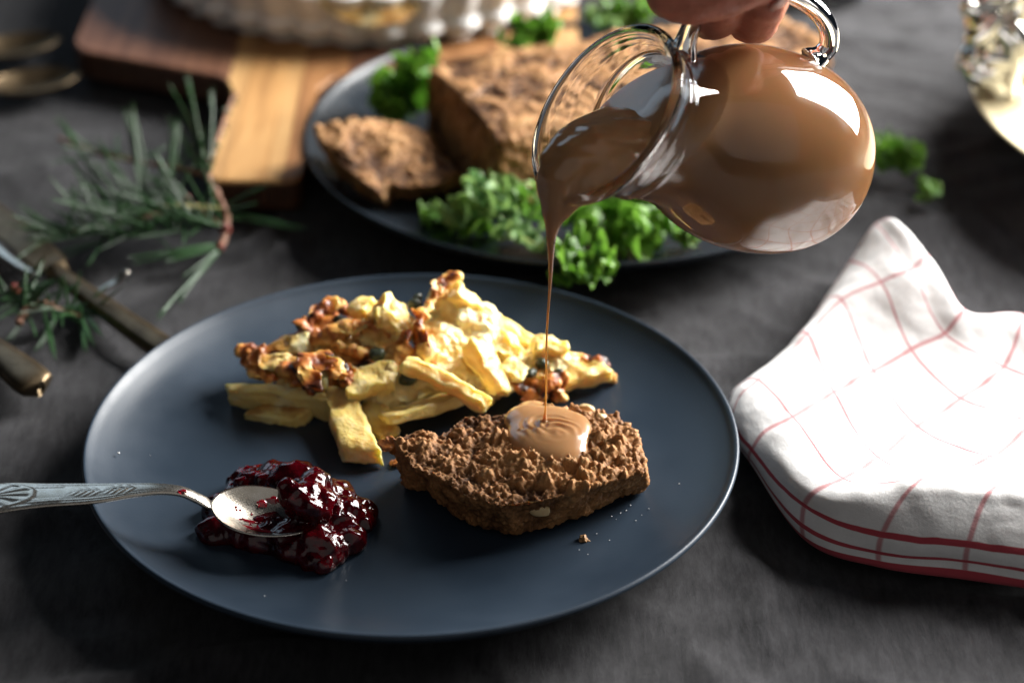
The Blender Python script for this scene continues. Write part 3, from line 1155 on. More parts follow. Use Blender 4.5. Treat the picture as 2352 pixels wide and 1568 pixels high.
    spots = [(700, 850, 0.030, 9, 0.40), (718, 880, 0.025, 6, 0.55), (690, 822, 0.030, 6, 0.35), (770, 860, 0.027, 9, 0.42), (800, 838, 0.030, 7, 0.38), (600, 815, 0.026, 7, 0.36), (625, 850, 0.024, 8, 0.22), (745, 700, 0.038, 8, 0.42), (720, 735, 0.034, 8, 0.34), (780, 745, 0.034, 9, 0.24),
             (850, 790, 0.034, 9, 0.16), (830, 740, 0.036, 8, 0.18), (1265, 870, 0.020, 8, 0.36), (1285, 890, 0.016, 5, 0.34), (1230, 905, 0.015, 8, 0.48), (1385, 835, 0.018, 5, 0.9), (1350, 815, 0.0185, 8, 0.30), (660, 770, 0.030, 10, 0.20), (960, 700, 0.042, 5, 0.42), (945, 770, 0.034, 8, 0.38), (935, 810, 0.03, 7, 0.30)]
    for u, v, z, r, a in spots:
        d = np.linalg.norm(co - np.array(P(u, v, z)), axis=1) / (r * 0.001)
        br += 1.15 * a * np.exp(-(d / 1.15) ** 2) * (0.75 + 0.45 * fbm(co * 260, 2, 19))
    for c, r, val in curves:
        d = np.min(np.linalg.norm(co[:, None, :] - c[None, ::2, :], axis=2), axis=1) / r
        br += val * np.exp(-(d / 1.75) ** 2) * (0.75 + 0.45 * fbm(co * 330, 2, 29))
    set_co(me, co)
    mesh_obj('cheese_mass', me, M['cheese'], root, {'brown': br})

    # thin toasted flakes of crust lifting off the heap
    flakes = [(700, 852, .0330, 17, 9, .62, (0.45, 0.25, -0.9)), (735, 826, .0345, 16, 8, .52, (0.35, -0.1, -0.4)), (772, 848, .0320, 15, 8, .50, (0.5, 0.3, -0.7)), (598, 806, .0285, 14, 8, .40, (0.3, -0.4, 0.3)), (640, 822, .0290, 16, 9, .30, (0.4, 0.1, 0.2)), (745, 708, .0395, 15, 8, .48, (0.5, -0.3, 0.5)),
              (720, 738, .0365, 14, 8, .42, (0.3, 0.1, 0.4)), (800, 752, .0385, 16, 8, .32, (0.4, 0.0, 0.1)), (850, 770, .0365, 15, 9, .24, (0.5, 0.2, -0.2)), (690, 782, .0325, 17, 9, .28, (0.4, 0.0, 0.2)), (1262, 872, .0200, 13, 8, .52, (0.7, 0.2, 0.2)), (1228, 902, .0165, 12, 7, .55, (0.4, -0.2, 0.3)),
              (1340, 822, .0195, 16, 7, .38, (0.3, 0.15, -0.2)), (1380, 834, .0180, 9, 6, .80, (0.3, 0.3, -0.4)), (812, 858, .0275, 13, 7, .55, (0.7, 0.3, -0.8)), (960, 720, .0445, 12, 5, .60, (0.6, 0.9, 1.2)), (978, 785, .0380, 14, 5, .62, (0.6, 0.8, -1.2)), (1012, 652, .0490, 12, 6, .45, (0.5, 0.3, 0.9))]
    for i, (u, v, z, a, b_, val, rot) in enumerate(flakes):
        me = flake_mesh(a * 0.001, b_ * 0.001, 0.0011, 40 + i)
        co, no = mesh_np(me)
        br = val * 1.12 + 0.04 + 0.26 * fbm(co * 110 + i, 2, i) + 0.18 * (np.abs(co[:, 0]) / (a * 0.0006) - 0.5)
        R_ = Matrix.Rotation(rot[2], 3, 'Z') @ Matrix.Rotation(rot[1], 3, 'Y') @ Matrix.Rotation(rot[0], 3, 'X')
        set_co(me, co @ np.array(R_).T + np.array(P(u, v, z)) - np.array([0, 0, 0.0008]))
        mesh_obj('crust_flake', me, M['cheese'], root, {'brown': br})
    # capers
    for u, v, z, r in ((865, 806, 0.0340, 3.3), (953, 692, 0.0440, 3.0), (958, 675, 0.0455, 2.0), (797, 748, 0.0385, 2.9), (785, 740, 0.0385, 2.2), (690, 738, 0.0360, 2.6), (775, 728, 0.0375, 2.2), (1245, 828, 0.0250, 2.9), (1218, 848, 0.0230, 2.6), (1283, 850, 0.0210, 2.2), (935, 862, 0.0260, 3.6)):
        bm = bmesh.new()
        add_sphere(bm, (0, 0, 0), r * 0.001, (1.05, 1.0, 0.92), sub=3)
        me = bpy.data.meshes.new('caper')
        bm.to_mesh(me)
        bm.free()
        co, no = mesh_np(me)
        set_co(me, co + no * (0.0006 * fbm(co * 330 + u, 3, int(v)))[:, None] + np.array(P(u, v, z)) - np.array([0, -0.001, 0.0022]))
        mesh_obj('caper', me, M['caper'], root)


build_gratin()


# ================================================================== jam and spoon
def mat_jam():
    m, n, l, b = new_mat('dark_red_berry_jam')
    nz = noise_node(n, l, 140, 4)
    l.new(ramp(n, l, nz.outputs[0], [(0.35, (0.014, 0.0002, 0.0012)), (0.7, (0.085, 0.0012, 0.004))]), b.inputs['Base Color'])
    setp(b, rough=0.08, spec=0.4, coat=0.35, coatr=0.02, sss=0.3, sssr=(1.0, 0.05, 0.08), ssss=0.006)
    fn = noise_node(n, l, 320, 3, 0.6)
    bump(n, l, b, fn.outputs[0], 0.0008, 0.5)
    return m


M['jam'] = mat_jam()
M['jam_thin'] = mat_simple('thin_red_jam_smear', (0.36, 0.006, 0.018), 0.08, var=0.4, scale=300, coat=1.0, coatr=0.03, trans=0.35)


def mat_silver(name, base, rough, tarnish):
    m, n, l, b = new_mat(name)
    nz = noise_node(n, l, 120, 5, 0.65)
    sc = noise_node(n, l, 900, 3, 0.6, stretch=(1, 6, 1))
    l.new(ramp(n, l, nz.outputs[0], [(0.3, tarnish), (0.6, base)]), b.inputs['Base Color'])
    l.new(ramp(n, l, sc.outputs[0], [(0.3, (rough - 0.04,) * 3), (0.75, (rough + 0.10,) * 3)]), b.inputs['Roughness'])
    setp(b, metal=1.0)
    bump(n, l, b, sc.outputs[0], 0.00005, 0.4)
    return m


M['silver'] = mat_silver('polished_silver', (0.66, 0.61, 0.54), 0.25, (0.50, 0.45, 0.37))
M['old_silver'] = mat_silver('tarnished_silver', (0.17, 0.125, 0.075), 0.42, (0.085, 0.060, 0.036))


def sweep(center, half_w, top, bottom, na=25, relief=None, side=None, crown=0.35):
    """flat-ware bar: centre line with half width, top and bottom offsets along z; returns verts, faces"""
    c = np.asarray(center)
    n = len(c)
    tan = np.gradient(c, axis=0)
    tan /= np.linalg.norm(tan, axis=1)[:, None]
    V = []
    ts = np.linspace(-1, 1, na)
    for i in range(n):
        s = np.cross(tan[i], (0, 0, 1)) if side is None else np.asarray(side)
        s = s - tan[i] * np.dot(s, tan[i])
        s /= np.linalg.norm(s)
        nn = np.cross(s, tan[i])
        for t in ts:
            e = math.sqrt(max(0, 1 - abs(t) ** 5))
            r = relief(i / (n - 1), t) if relief else 0
            V.append(c[i] + s * half_w[i] * t + nn * (top[i] * (e * (1 - crown * t * t)) + r * e))
        for t in ts[::-1]:
            e = math.sqrt(max(0, 1 - abs(t) ** 5))
            V.append(c[i] + s * half_w[i] * t - nn * bottom[i] * e)
    k = 2 * na
    f = grid_faces(n, k, False, True)
    f.append(tuple(range(k))[::-1])
    f.append(tuple(range((n - 1) * k, n * k)))
    return np.array(V), f


def bowl_mesh(o, ex, ey, ez, L, W, D, th, nr=26, na=72, tip=0.12):
    """spoon bowl: centre o of the rim plane, ex to the tip, ey sideways, ez up; egg shaped"""
    o, ex, ey, ez = (np.array(x) for x in (o, ex, ey, ez))
    V = []
    for layer in (0, 1):
        for i in range(nr + 1):
            t = i / nr
            for j in range(na):
                a = 2 * PI * j / na
                cx = math.cos(a) * L / 2
                w = W / 2 * (1 - tip * math.cos(a)) * math.sin(a)
                # a gentle point at the tip and at the neck
                w *= 1 - 0.10 * max(0, math.cos(a)) ** 6 - 0.10 * max(0, -math.cos(a)) ** 6
                z = -D * (1 - t ** 2.2)
                k = t if layer == 0 else t * 1.0
                p = o + ex * cx * k + ey * w * k + ez * z
                if layer == 1:
                    p = p - ez * th * (1 - 0.3 * t) + (ex * math.cos(a) + ey * math.sin(a)) * 0.0004 * t
                V.append(p)
    m = (nr + 1) * na
    f = []
    for layer in (0, 1):
        for q in grid_faces(nr + 1, na, False, True):
            q = tuple(x + layer * m for x in q)
            f.append(q if layer == 0 else q[::-1])
    for j in range(na):
        a = nr * na + j
        b = nr * na + (j + 1) % na
        f.append((a, b, b + m, a + m))
    return np.array(V), f


def shell_relief(x, y, cx, cy, sx, sy, ribs=9, flip=1):
    """fan shell: radiating ribs inside a half oval, for one motif on the handle"""
    dx, dy = (x - cx) / sx * flip, (y - cy) / sy
    r = math.hypot(dx, dy)
    if r > 1 or r < 0.05:
        return 0.0
    a = math.atan2(dy, dx)
    if abs(a) > 1.9:
        return 0.0
    return 0.5 + 0.5 * math.cos(a * ribs) if r < 0.88 else 1.0


def build_spoon():
    root = empty('dessert_spoon', P(590, 1170, 0.015))
    tag(root, 'silver spoon with shell relief handle resting in the red jam', 'spoon')
    # centre line from pixels; heights: lies on the plate rim, dips to the bowl
    line = [(-190, 1178, 0.0330), (-95, 1160, 0.0330), (0, 1143, 0.0330), (105, 1137, 0.0328), (215, 1133, 0.0325), (300, 1126, 0.0325), (365, 1123, 0.0320), (415, 1128, 0.0305), (452, 1143, 0.0275), (480, 1156, 0.0246), (503, 1163, 0.0218)]
    hw = [6.0, 10.5, 10.2, 8.0, 6.8, 4.6, 3.4, 3.0, 3.0, 3.8, 5.0]
    c = catmull([list(P(*p)) for p in line], 230)
    h = catmull([[x] for x in hw], 230)[:, 0] * 0.001
    h[:14] *= np.sqrt(np.linspace(0.05, 1, 14))
    n = 230
    top = np.linspace(0.0011, 0.0012, n)
    bot = np.linspace(0.0010, 0.0012, n)
    top[-45:] *= np.linspace(1, 0.35, 45)
    bot[-45:] *= np.linspace(1, 0.5, 45)
    arc = np.concatenate([[0], np.cumsum(np.linalg.norm(np.diff(c, axis=0), axis=1))])

    def relief(s, t):
        i = min(n - 1, int(s * (n - 1) + 0.5))
        x, y = arc[i] * 1000, t * h[i] * 1000            # millimetres
        at = abs(t)
        r = 0.0
        r += 0.40 * math.exp(-((at - 0.86) / 0.07) ** 2)          # thread border
        r += 0.22 * math.exp(-((at - 0.66) / 0.05) ** 2) * (0.55 + 0.45 * math.tanh((x - 45) / 6))
        x0 = 33.0
        r += 0.55 * shell_relief(x, y, x0 - 6, 0, 18, 8.5, 11)
        for k, cx in enumerate((x0 + 31, x0 + 44)):
            e = ((x - cx) / 7.5) ** 2 + (y / 3.6) ** 2
            if e < 1:
                r += (0.25 + 0.35 * math.cos((x - cx) * 2.2 + abs(y) * 2.6)) * (1 - e)
        if x0 + 10 < x < x0 + 22 and 0.45 < at < 0.8:
            r += 0.35 * (0.5 + 0.5 * math.cos(x * 3.4 + at * 7))
        if x > arc[-1] * 1000 - 26:
            r *= max(0, (arc[-1] * 1000 - 8 - x) / 18)
        return r * 0.0006
    v, f = sweep(c, h, top, bot, 61, relief)
    hd = mk('handle', v, f, M['silver'], root)
    tipp = P(735, 1192, 0.0165)
    neck = P(486, 1162, 0.0245)
    ex = (tipp - neck)
    L = ex.length
    ex.normalize()
    vd = (CAM - neck).normalized()
    ey = Vector((0, 0, 1)).cross(ex).normalized()
    ez = ex.cross(ey).normalized()
    # the bowl leans a little towards the room
    R = Matrix.Rotation(0.10, 3, ex)
    ey, ez = R @ ey, R @ ez
    o = neck + ex * (L * 0.5)
    v, f = bowl_mesh(o + ez * 0.0012, ex, ey, ez, L, 0.0285, 0.0062, 0.0011)
    b = mk('bowl', v, f, M['silver'], root)
    # jam left in the bowl: smears that follow its hollow
    rnd = np.random.RandomState(7)

    def smear(cx, cy, rx, ry, seed, amp=0.35):
        na, nr = 40, 8
        V = []
        for i in range(nr + 1):
            for j in range(na):
                a = 2 * PI * j / na
                k = i / nr * (1 + amp * fbm(np.array([[math.cos(a) * 1.6 + seed, math.sin(a) * 1.6, 0.3]]), 3, seed)[0])
                x, y = cx + rx * k * math.cos(a), cy + ry * k * math.sin(a)
                q = min(1, math.hypot(x / (L / 2), y / 0.0135))
                z = -0.0062 * (1 - q ** 2.2) + 0.00055 * (1 - (i / nr) ** 2) + 0.00006
                V.append(o + ez * 0.0012 + ex * x + ey * y + ez * z)
        mk('jam_smear', np.array([list(p) for p in V]), grid_faces(nr + 1, na, False, True), M['jam_thin'], b)
    smear(0.0050, -0.0015, 0.0085, 0.0050, 2)
    smear(-0.0020, -0.0060, 0.0060, 0.0018, 3)
    smear(-0.0055, -0.0010, 0.0035, 0.0010, 4)
    smear(-0.0015, 0.0085, 0.0020, 0.0014, 5)
    smear(0.0030, 0.0100, 0.0030, 0.0012, 6)
    for k in range(16):
        smear(rnd.uniform(-0.013, 0.004), rnd.uniform(-0.009, 0.008), rnd.uniform(0.0003, 0.0008), rnd.uniform(0.0003, 0.0007), 20 + k, 0.2)
    bm = bmesh.new()
    add_sphere(bm, P(419, 1128, 0.0318), 1, (0.0019, 0.0011, 0.0008), sub=3)
    me = bpy.data.meshes.new('d')
    bm.to_mesh(me)
    bm.free()
    mesh_obj('jam_drop', me, M['jam_thin'], hd)


build_spoon()


def build_jam():
    bm = bmesh.new()
    rnd = random.Random(3)
    # low heap over the plate
    for u, v, z, r in ((520, 1175, 0.0090, 8), (490, 1185, 0.0085, 5), (500, 1222, 0.0085, 6.5), (560, 1215, 0.0085, 9), (620, 1225, 0.0090, 11), (680, 1240, 0.0095, 12), (740, 1255, 0.0095, 11), (730, 1290, 0.0080, 7), (790, 1235, 0.0095, 9), (820, 1190, 0.0090, 8), (760, 1190, 0.0110, 13),
                       (640, 1120, 0.0110, 11), (590, 1110, 0.0110, 10), (560, 1130, 0.0100, 9), (620, 1095, 0.0130, 7), (690, 1120, 0.0160, 11), (720, 1145, 0.0180, 11), (770, 1150, 0.0130, 10), (670, 1190, 0.0060, 9), (600, 1180, 0.0060, 9), (840, 1180, 0.0080, 4)):
        add_sphere(bm, P(u, v, z), r * 0.001, (1, 1, 0.72), sub=3)
    # spoonful on the bowl
    for u, v, z, r in ((700, 1150, 0.0245, 8.0), (672, 1140, 0.0275, 5.5), (655, 1118, 0.0300, 3.6), (735, 1165, 0.0205, 8.5), (712, 1120, 0.0235, 7.5)):
        add_sphere(bm, P(u, v, z), r * 0.001, (1, 1, 0.8), sub=3)
    me = remeshed(bm, 0.0006, 40)
    co, no = mesh_np(me)
    f1, f2, _ = worley(co / 0.0085, 71)
    g1, g2, _ = worley(co / 0.0028, 77)
    h = 0.0006 + 0.0012 * (0.52 - f1) + 0.0022 * fbm(co * 110, 3, 70) + 0.0005 * fbm(co * 420, 2, 75)
    co = co + no * h[:, None]
    co[:, 2] = np.maximum(co[:, 2], 0.0066)
    set_co(me, co)
    smooth_np(me, 6, 0.5)
    root = empty('berry_jam', P(660, 1200, 0.0064))
    tag(root, 'glossy mound of dark red berry jam around the silver spoon', 'jam')
    mesh_obj('jam_mound', me, M['jam'], root)
    for u, v, z, r in ((498, 1222, 0.0100, 4.2), (815, 1178, 0.0120, 4.4), (742, 1292, 0.0090, 4.4), (835, 1205, 0.0095, 3.8), (560, 1112, 0.0140, 3.6)):
        bm = bmesh.new()
        add_sphere(bm, (0, 0, 0), r * 0.001, (1.05, 0.95, 0.85), sub=3)
        me = bpy.data.meshes.new('berry')
        bm.to_mesh(me)
        bm.free()
        co, no = mesh_np(me)
        set_co(me, co + no * (0.0009 * fbm(co * 300 + u, 2, int(v)))[:, None] + np.array(P(u, v, z)))
        mesh_obj('berry', me, M['jam'], root)


build_jam()


# ================================================================== crumbs on the plate
def build_crumbs():
    M['salt'] = mat_simple('white_salt', (0.75, 0.75, 0.75), 0.4)
    for u, v, r, mt, lab in ((1341, 1237, 2.3, 'meat_crumb', 'single tan meat crumb on the bare front of the blue plate'), (912, 1062, 3.2, 'crisp', 'orange baked flake lying by the left end of the meatloaf slice')):
        me = flake_mesh(r * 0.002, r * 0.0014, r * 0.0008, int(u))
        o = mesh_obj('crumb', me, M[mt])
        o.location = P(u, v, 0.0075)
        tag(o, lab, 'crumb')
    rnd = random.Random(5)
    spots = [(272, 1040), (1425, 1178), (1448, 1160), (1460, 1195), (1405, 1185), (1438, 1172), (1474, 1182), (1330, 1262), (1370, 1225), (1350, 1272), (608, 1368), (345, 1045), (795, 1332), (1415, 1192), (1490, 1168), (1400, 1240), (1560, 1110)]
    for i, (u, v) in enumerate(spots):
        bm = bmesh.new()
        r = 0.0007 if i == 0 else rnd.uniform(0.0002, 0.0004)
        add_sphere(bm, (0, 0, 0), r, (1, rnd.uniform(0.5, 1), 0.6), sub=1)
        me = bpy.data.meshes.new('salt')
        bm.to_mesh(me)
        bm.free()
        o = mesh_obj('salt_grain', me, M['salt'])
        p = P(u, v, 0.0072)
        rr = math.hypot(p.x, p.y)
        zz = np.interp(rr, [0, 0.075, 0.095, 0.110, 0.122, 0.130], [0.0062, 0.0064, 0.0074, 0.0098, 0.0140, 0.0186])
        o.location = P(u, v, zz + r * 0.4)
        tag(o, 'tiny white speck scattered on the blue plate', 'speck', 'white specks on the blue plate')


M['meat_crumb'] = mat_simple('tan_crumb', (0.34, 0.18, 0.07), 0.6, var=0.3, scale=300)
build_crumbs()


# ================================================================== checked napkin
def mat_napkin():
    m, n, l, b = new_mat('white_linen_red_check')
    uv = n.new('ShaderNodeUVMap')
    sep = n.new('ShaderNodeSeparateXYZ')
    l.new(uv.outputs[0], sep.inputs[0])

    def band(src, centre, half, soft=0.02):
        d = math_node(n, l, 'ABSOLUTE', math_node(n, l, 'SUBTRACT', src, centre))
        mr = n.new('ShaderNodeMapRange')
        mr.inputs[1].default_value = half
        mr.inputs[2].default_value = half + soft
        mr.inputs[3].default_value = 1
        mr.inputs[4].default_value = 0
        l.new(d, mr.inputs[0])
        return mr.outputs[0]

    def lines(src, half):
        fr = math_node(n, l, 'FRACT', math_node(n, l, 'ADD', src, 0.5))
        return band(fr, 0.5, half, 0.03)
    # thread pattern that breaks the red lines up
    def weave(sx, sy):
        mp = n.new('ShaderNodeMapping')
        mp.inputs['Scale'].default_value = (sx, sy, 1)
        l.new(uv.outputs[0], mp.inputs[0])
        ck = n.new('ShaderNodeTexChecker')
        ck.inputs['Scale'].default_value = 1
        l.new(mp.outputs[0], ck.inputs[0])
        return ck.outputs['Fac']
    X, Y = sep.outputs[0], sep.outputs[1]
    wv = weave(46, 46)
    thr = math_node(n, l, 'MULTIPLY_ADD', wv, 0.3)
    thr.node.inputs[2].default_value = 0.7
    bl = math_node(n, l, 'MULTIPLY', lines(X, 0.018), 0.75)
    isA = math_node(n, l, 'GREATER_THAN', Y, 3.5)
    al = math_node(n, l, 'MULTIPLY', math_node(n, l, 'MULTIPLY', lines(Y, 0.010), 0.95), isA)
    s = math_node(n, l, 'MAXIMUM', bl, al)
    s = math_node(n, l, 'MULTIPLY', s, thr)
    for c, w in ((0.22, 0.36), (1.12, 0.10), (2.0, 0.10)):
        s = math_node(n, l, 'MAXIMUM', s, math_node(n, l, 'MULTIPLY', band(Y, c, w), 0.93))
    base = noise_node(n, l, 160, 3)
    wc = ramp(n, l, base.outputs[0], [(0.3, (0.63, 0.625, 0.62)), (0.7, (0.69, 0.685, 0.68))])
    l.new(mixc(n, l, s, wc, (0.36, 0.010, 0.028)), b.inputs['Base Color'])
    setp(b, rough=0.9, spec=0.15, sheen=0.1)
    tw = noise_node(n, l, 900, 2)
    p = bump(n, l, b, wv, 0.0001, 0.4)
    bump(n, l, b, tw.outputs[0], 0.0003, 0.5, p)
    return m


M['napkin'] = mat_napkin()


def build_napkin():
    def Q(cx, cy, z):
        return np.array(P(1607.8 + 0.604 * cx, 459.4 + 0.604 * cy, z))
    rows = [
        [(105, 885, .002), (135, 905, .003), (205, 1000, .003), (412, 1290, .002), (688, 1388, .002), (1010, 1434, .002), (1330, 1478, .002), (1650, 1515, .002)],
        [(108, 850, .006), (124, 880, .007), (192, 978, .008), (394, 1245, .008), (680, 1340, .008), (1010, 1372, .009), (1330, 1425, .009), (1650, 1460, .009)],
        [(112, 800, .011), (124, 835, .012), (202, 955, .013), (402, 1165, .015), (695, 1268, .017), (1020, 1308, .017), (1340, 1350, .017), (1660, 1380, .017)],
        [(122, 752, .013), (158, 745, .017), (252, 880, .019), (440, 1112, .022), (760, 1150, .027), (1070, 1160, .028), (1390, 1190, .028), (1700, 1210, .028)],
        [(150, 715, .011), (222, 692, .018), (352, 828, .021), (545, 1056, .024), (838, 1078, .030), (1118, 1096, .031), (1420, 1120, .031), (1720, 1140, .031)],
        [(330, 590, .010), (408, 520, .018), (508, 742, .018), (675, 990, .018), (890, 1050, .020), (1180, 1075, .022), (1470, 1090, .022), (1760, 1100, .022)],
        [(455, 425, .012), (540, 388, .022), (660, 652, .017), (825, 870, .014), (1105, 985, .014), (1390, 1030, .016), (1640, 1060, .016), (1900, 1080, .016)],
        [(575, 240, .018), (690, 315, .029), (803, 570, .019), (990, 762, .013), (1270, 850, .013), (1530, 920, .014), (1760, 960, .014), (2000, 980, .014)],
        [(672, 100, .028), (800, 268, .034), (930, 518, .022), (1155, 635, .016), (1400, 740, .015), (1640, 800, .015), (1860, 850, .015), (2080, 880, .015)],
        [(740, 88, .032), (870, 215, .034), (1005, 425, .028), (1230, 445, .024), (1450, 560, .018), (1700, 640, .016), (1920, 700, .016), (2140, 740, .016)],
    ]
    G = np.array([[Q(*c) for c in r] for r in rows])
    left = G[:, :1].copy()
    left += np.array([0.004, 0.014, 0])
    left[:, :, 2] = 0.0015
    left[:3] = G[:3, :1] + np.array([0.006, 0.006, 0])
    left[:3, :, 2] = 0.0015
    G = np.concatenate([left, G], 1)
    back = G[-1:].copy() + np.array([0.003, 0.016, 0])
    back[:, :, 2] = 0.002
    under = G[:1].copy() + np.array([0.006, 0.012, 0])
    under[:, :, 2] = 0.0006
    G = np.concatenate([under, G, back], 0)
    nr, nc = G.shape[:2]
    NU, NV = 190, 190
    T = np.stack([catmull(G[i], NV) for i in range(nr)])           # nr, NV, 3
    S = np.stack([catmull(T[:, j], NU) for j in range(NV)], 1)     # NU, NV, 3
    V = S.reshape(-1, 3)
    r = np.linspace(-1, nr - 2, NU)
    c = np.linspace(0, nc - 1, NV)
    RR, CC = np.meshgrid(r, c, indexing='ij')
    uv = np.stack([CC.ravel(), RR.ravel()], 1)
    amp = np.clip((RR.ravel() - 0.5) / 1.5, 0, 1)
    V[:, 2] += amp * (0.0012 * fbm(V * 30, 2, 61) + 0.00035 * fbm(V * 110, 3, 66))
    V[:, 2] += amp * 0.0007 * vnoise(np.stack([(V[:, 0] + 0.6 * V[:, 1]) * 95, (V[:, 1] - V[:, 0]) * 16, V[:, 2] * 0], 1), 8)
    V[:, 2] = np.maximum(V[:, 2], 0.0006)
    o = mk('napkin', V, grid_faces(NU, NV), M['napkin'], uv=uv)
    md = o.modifiers.new('thickness', 'SOLIDIFY')
    md.thickness = 0.0009
    md.offset = -1
    tag(o, 'white linen napkin with thin red check lines, loosely folded beside the blue plate', 'napkin')


build_napkin()


# ================================================================== kale
def mat_kale(name, dark, mid, pale):
    m, n, l, b = new_mat(name)
    nz = noise_node(n, l, 80, 4)
    rim = attr(n, 'rim')
    c = ramp(n, l, nz.outputs[0], [(0.3, dark), (0.65, mid)])
    c = mixc(n, l, rim, c, pale)
    l.new(c, b.inputs['Base Color'])
    setp(b, rough=0.42, spec=0.4)
    tr = n.new('ShaderNodeBsdfTranslucent')
    l.new(c, tr.inputs[0])
    mx = n.new('ShaderNodeMixShader')
    mx.inputs[0].default_value = 0.35
    l.new(b.outputs[0], mx.inputs[1])
    l.new(tr.outputs[0], mx.inputs[2])
    l.new(mx.outputs[0], n['Material Output'].inputs[0])
    fn = noise_node(n, l, 500, 3)
    bump(n, l, b, fn.outputs[0], 0.0006, 0.6)
    return m


M['kale'] = mat_kale('curly_kale', (0.024, 0.080, 0.006), (0.085, 0.225, 0.018), (0.20, 0.40, 0.050))
M['kale_back'] = mat_kale('kale_pale_side', (0.08, 0.18, 0.06), (0.16, 0.30, 0.10), (0.28, 0.42, 0.11))
M['stem'] = mat_simple('pale_green_stem', (0.34, 0.42, 0.12), 0.4, var=0.2)


def leaflet(base, tip, width, seed, parent, mat, lift=0.3, ruff=1.0):
    base, tip = np.array(base), np.array(tip)
    ax = tip - base
    L = np.linalg.norm(ax)
    ax /= L
    sd = np.cross(ax, (0, 0, 1.0))
    sd /= np.linalg.norm(sd) + 1e-9
    nn = np.cross(sd, ax)
    width = width * 1.3
    ns, nt = 70, 31
    s = np.linspace(0, 1, ns)
    t = np.linspace(-1, 1, nt)
    Sg, Tg = np.meshgrid(s, t, indexing='ij')
    w = width * (np.sin(PI * np.clip(Sg * 0.80 + 0.12, 0, 1)) ** 0.7)
    at = np.abs(Tg)
    q = np.stack([Sg.ravel() * 3 + seed, Tg.ravel() * 1.3, np.full(ns * nt, seed * 0.7)], 1)
    big = fbm(q, 2, seed).reshape(ns, nt)
    ph = Sg * 15 + 5 * big + np.where(Tg > 0, 0, 2.1) + seed
    ph2 = Sg * 37 + 9 * big + np.where(Tg > 0, 1.0, 3.0)
    edge = at ** 1.8
    z = width * ruff * (0.34 * edge * np.sin(ph) + 0.20 * edge ** 2 * np.sin(ph2) + 0.35 * big)
    x = Sg * L + width * ruff * 0.22 * edge * np.cos(ph) + 0.12 * width * edge ** 2 * np.cos(ph2)
    y = Tg * w * (1 - 0.18 * np.sin(ph * 0.5) * edge)
    z = z + lift * L * np.sin(Sg * PI * 0.8) + 0.35 * width * at
    V = base + x[..., None] * ax + y[..., None] * sd + z[..., None] * nn
    V = V.reshape(-1, 3)
    rim = np.clip((at - 0.55) * 1.4, 0, 0.7) + np.clip(0.25 - at * 3, 0, 0.25) * 2
    V[:, 2] = np.maximum(V[:, 2], 0.004)
    return mk('leaf_blade', V, grid_faces(ns, nt), mat, parent, attrs={'rim': rim.ravel()})


def kale_sprig(label, u, v, z, leaves, seed, stem=None):
    """leaves: list of (du, dv, height, width_px, pale)"""
    root = empty('kale_sprig', P(u, v, z))
    tag(root, label, 'kale', 'curly kale sprigs')
    b = P(u, v, z)
    for i, (u1, v1, z1, u2, v2, z2, w, pale) in enumerate(leaves):
        leaflet(P(u1, v1, z1), P(u2, v2, z2), w, seed + i, root, M['kale_back'] if pale else M['kale'], lift=0.15)
    if stem:
        pts = catmull([list(P(*p)) for p in stem], 14)
        vv, ff = tube(pts, np.linspace(0.0014, 0.0009, 14), 8)
        mk('stem', vv, ff, M['stem'], root)


kale_sprig('dark green kale sprig behind the left end of the whole meatloaf', 905, 250, 0.018, [(930, 265, .018, 845, 195, .030, .012, 0), (940, 270, .016, 880, 175, .036, .013, 0), (960, 250, .020, 935, 150, .046, .012, 0), (950, 240, .020, 990, 140, .055, .010, 0), (930, 280, .015, 870, 250, .020, .012, 0)], 100)
kale_sprig('pale veined kale sprig with a pointed leaf in front of the meatloaf', 1085, 500, 0.012, [(1085, 510, .012, 1075, 388, .040, .010, 1), (1085, 505, .012, 1185, 480, .026, .012, 1), (1060, 520, .010, 1110, 520, .022, .011, 1), (1040, 500, .010, 1010, 520, .014, .010, 0)], 200,
            [(1085, 508, .012), (1080, 450, .026), (1078, 420, .034)])
kale_sprig('flat yellow green kale sprig lying near the front rim of the serving plate', 1150, 545, 0.012, [(1250, 575, .016, 1140, 535, .020, .008, 1), (1240, 500, .018, 1190, 505, .022, .010, 0), (1130, 530, .010, 1060, 555, .014, .009, 0), (1200, 480, .020, 1225, 440, .030, .008, 0)], 300,
            [(1240, 572, .016), (1190, 545, .020), (1145, 550, .016)])
kale_sprig('big bushy curly kale sprig on the serving plate under the tipped jug', 1440, 520, 0.012, [(1380, 540, .014, 1310, 470, .028, .015, 0), (1400, 530, .014, 1370, 450, .036, .016, 0), (1430, 530, .014, 1440, 455, .034, .016, 0), (1470, 540, .013, 1510, 470, .030, .015, 0), (1440, 550, .014, 1400, 575, .020, .014, 0), (1400, 545, .014, 1330, 530, .024, .013, 0), (1460, 555, .012, 1530, 560, .020, .013, 0),
                                                                                                            (1490, 540, .012, 1570, 520, .020, .013, 0)], 400, [(1440, 560, .010), (1430, 520, .020), (1420, 490, .026)])
kale_sprig('small pale kale sprig at the serving plate rim right of the bushy one', 1570, 552, 0.014, [(1590, 555, .016, 1540, 545, .020, .008, 1), (1580, 550, .016, 1620, 545, .020, .009, 0)], 500)
kale_sprig('bright kale leaf hanging over the serving plate rim towards the gratin', 1330, 590, 0.022, [(1350, 575, .024, 1335, 655, .020, .010, 0), (1345, 600, .022, 1378, 655, .016, .008, 0), (1350, 590, .024, 1300, 585, .026, .008, 0), (1340, 632, .020, 1272, 655, .012, .006, 0)], 600)
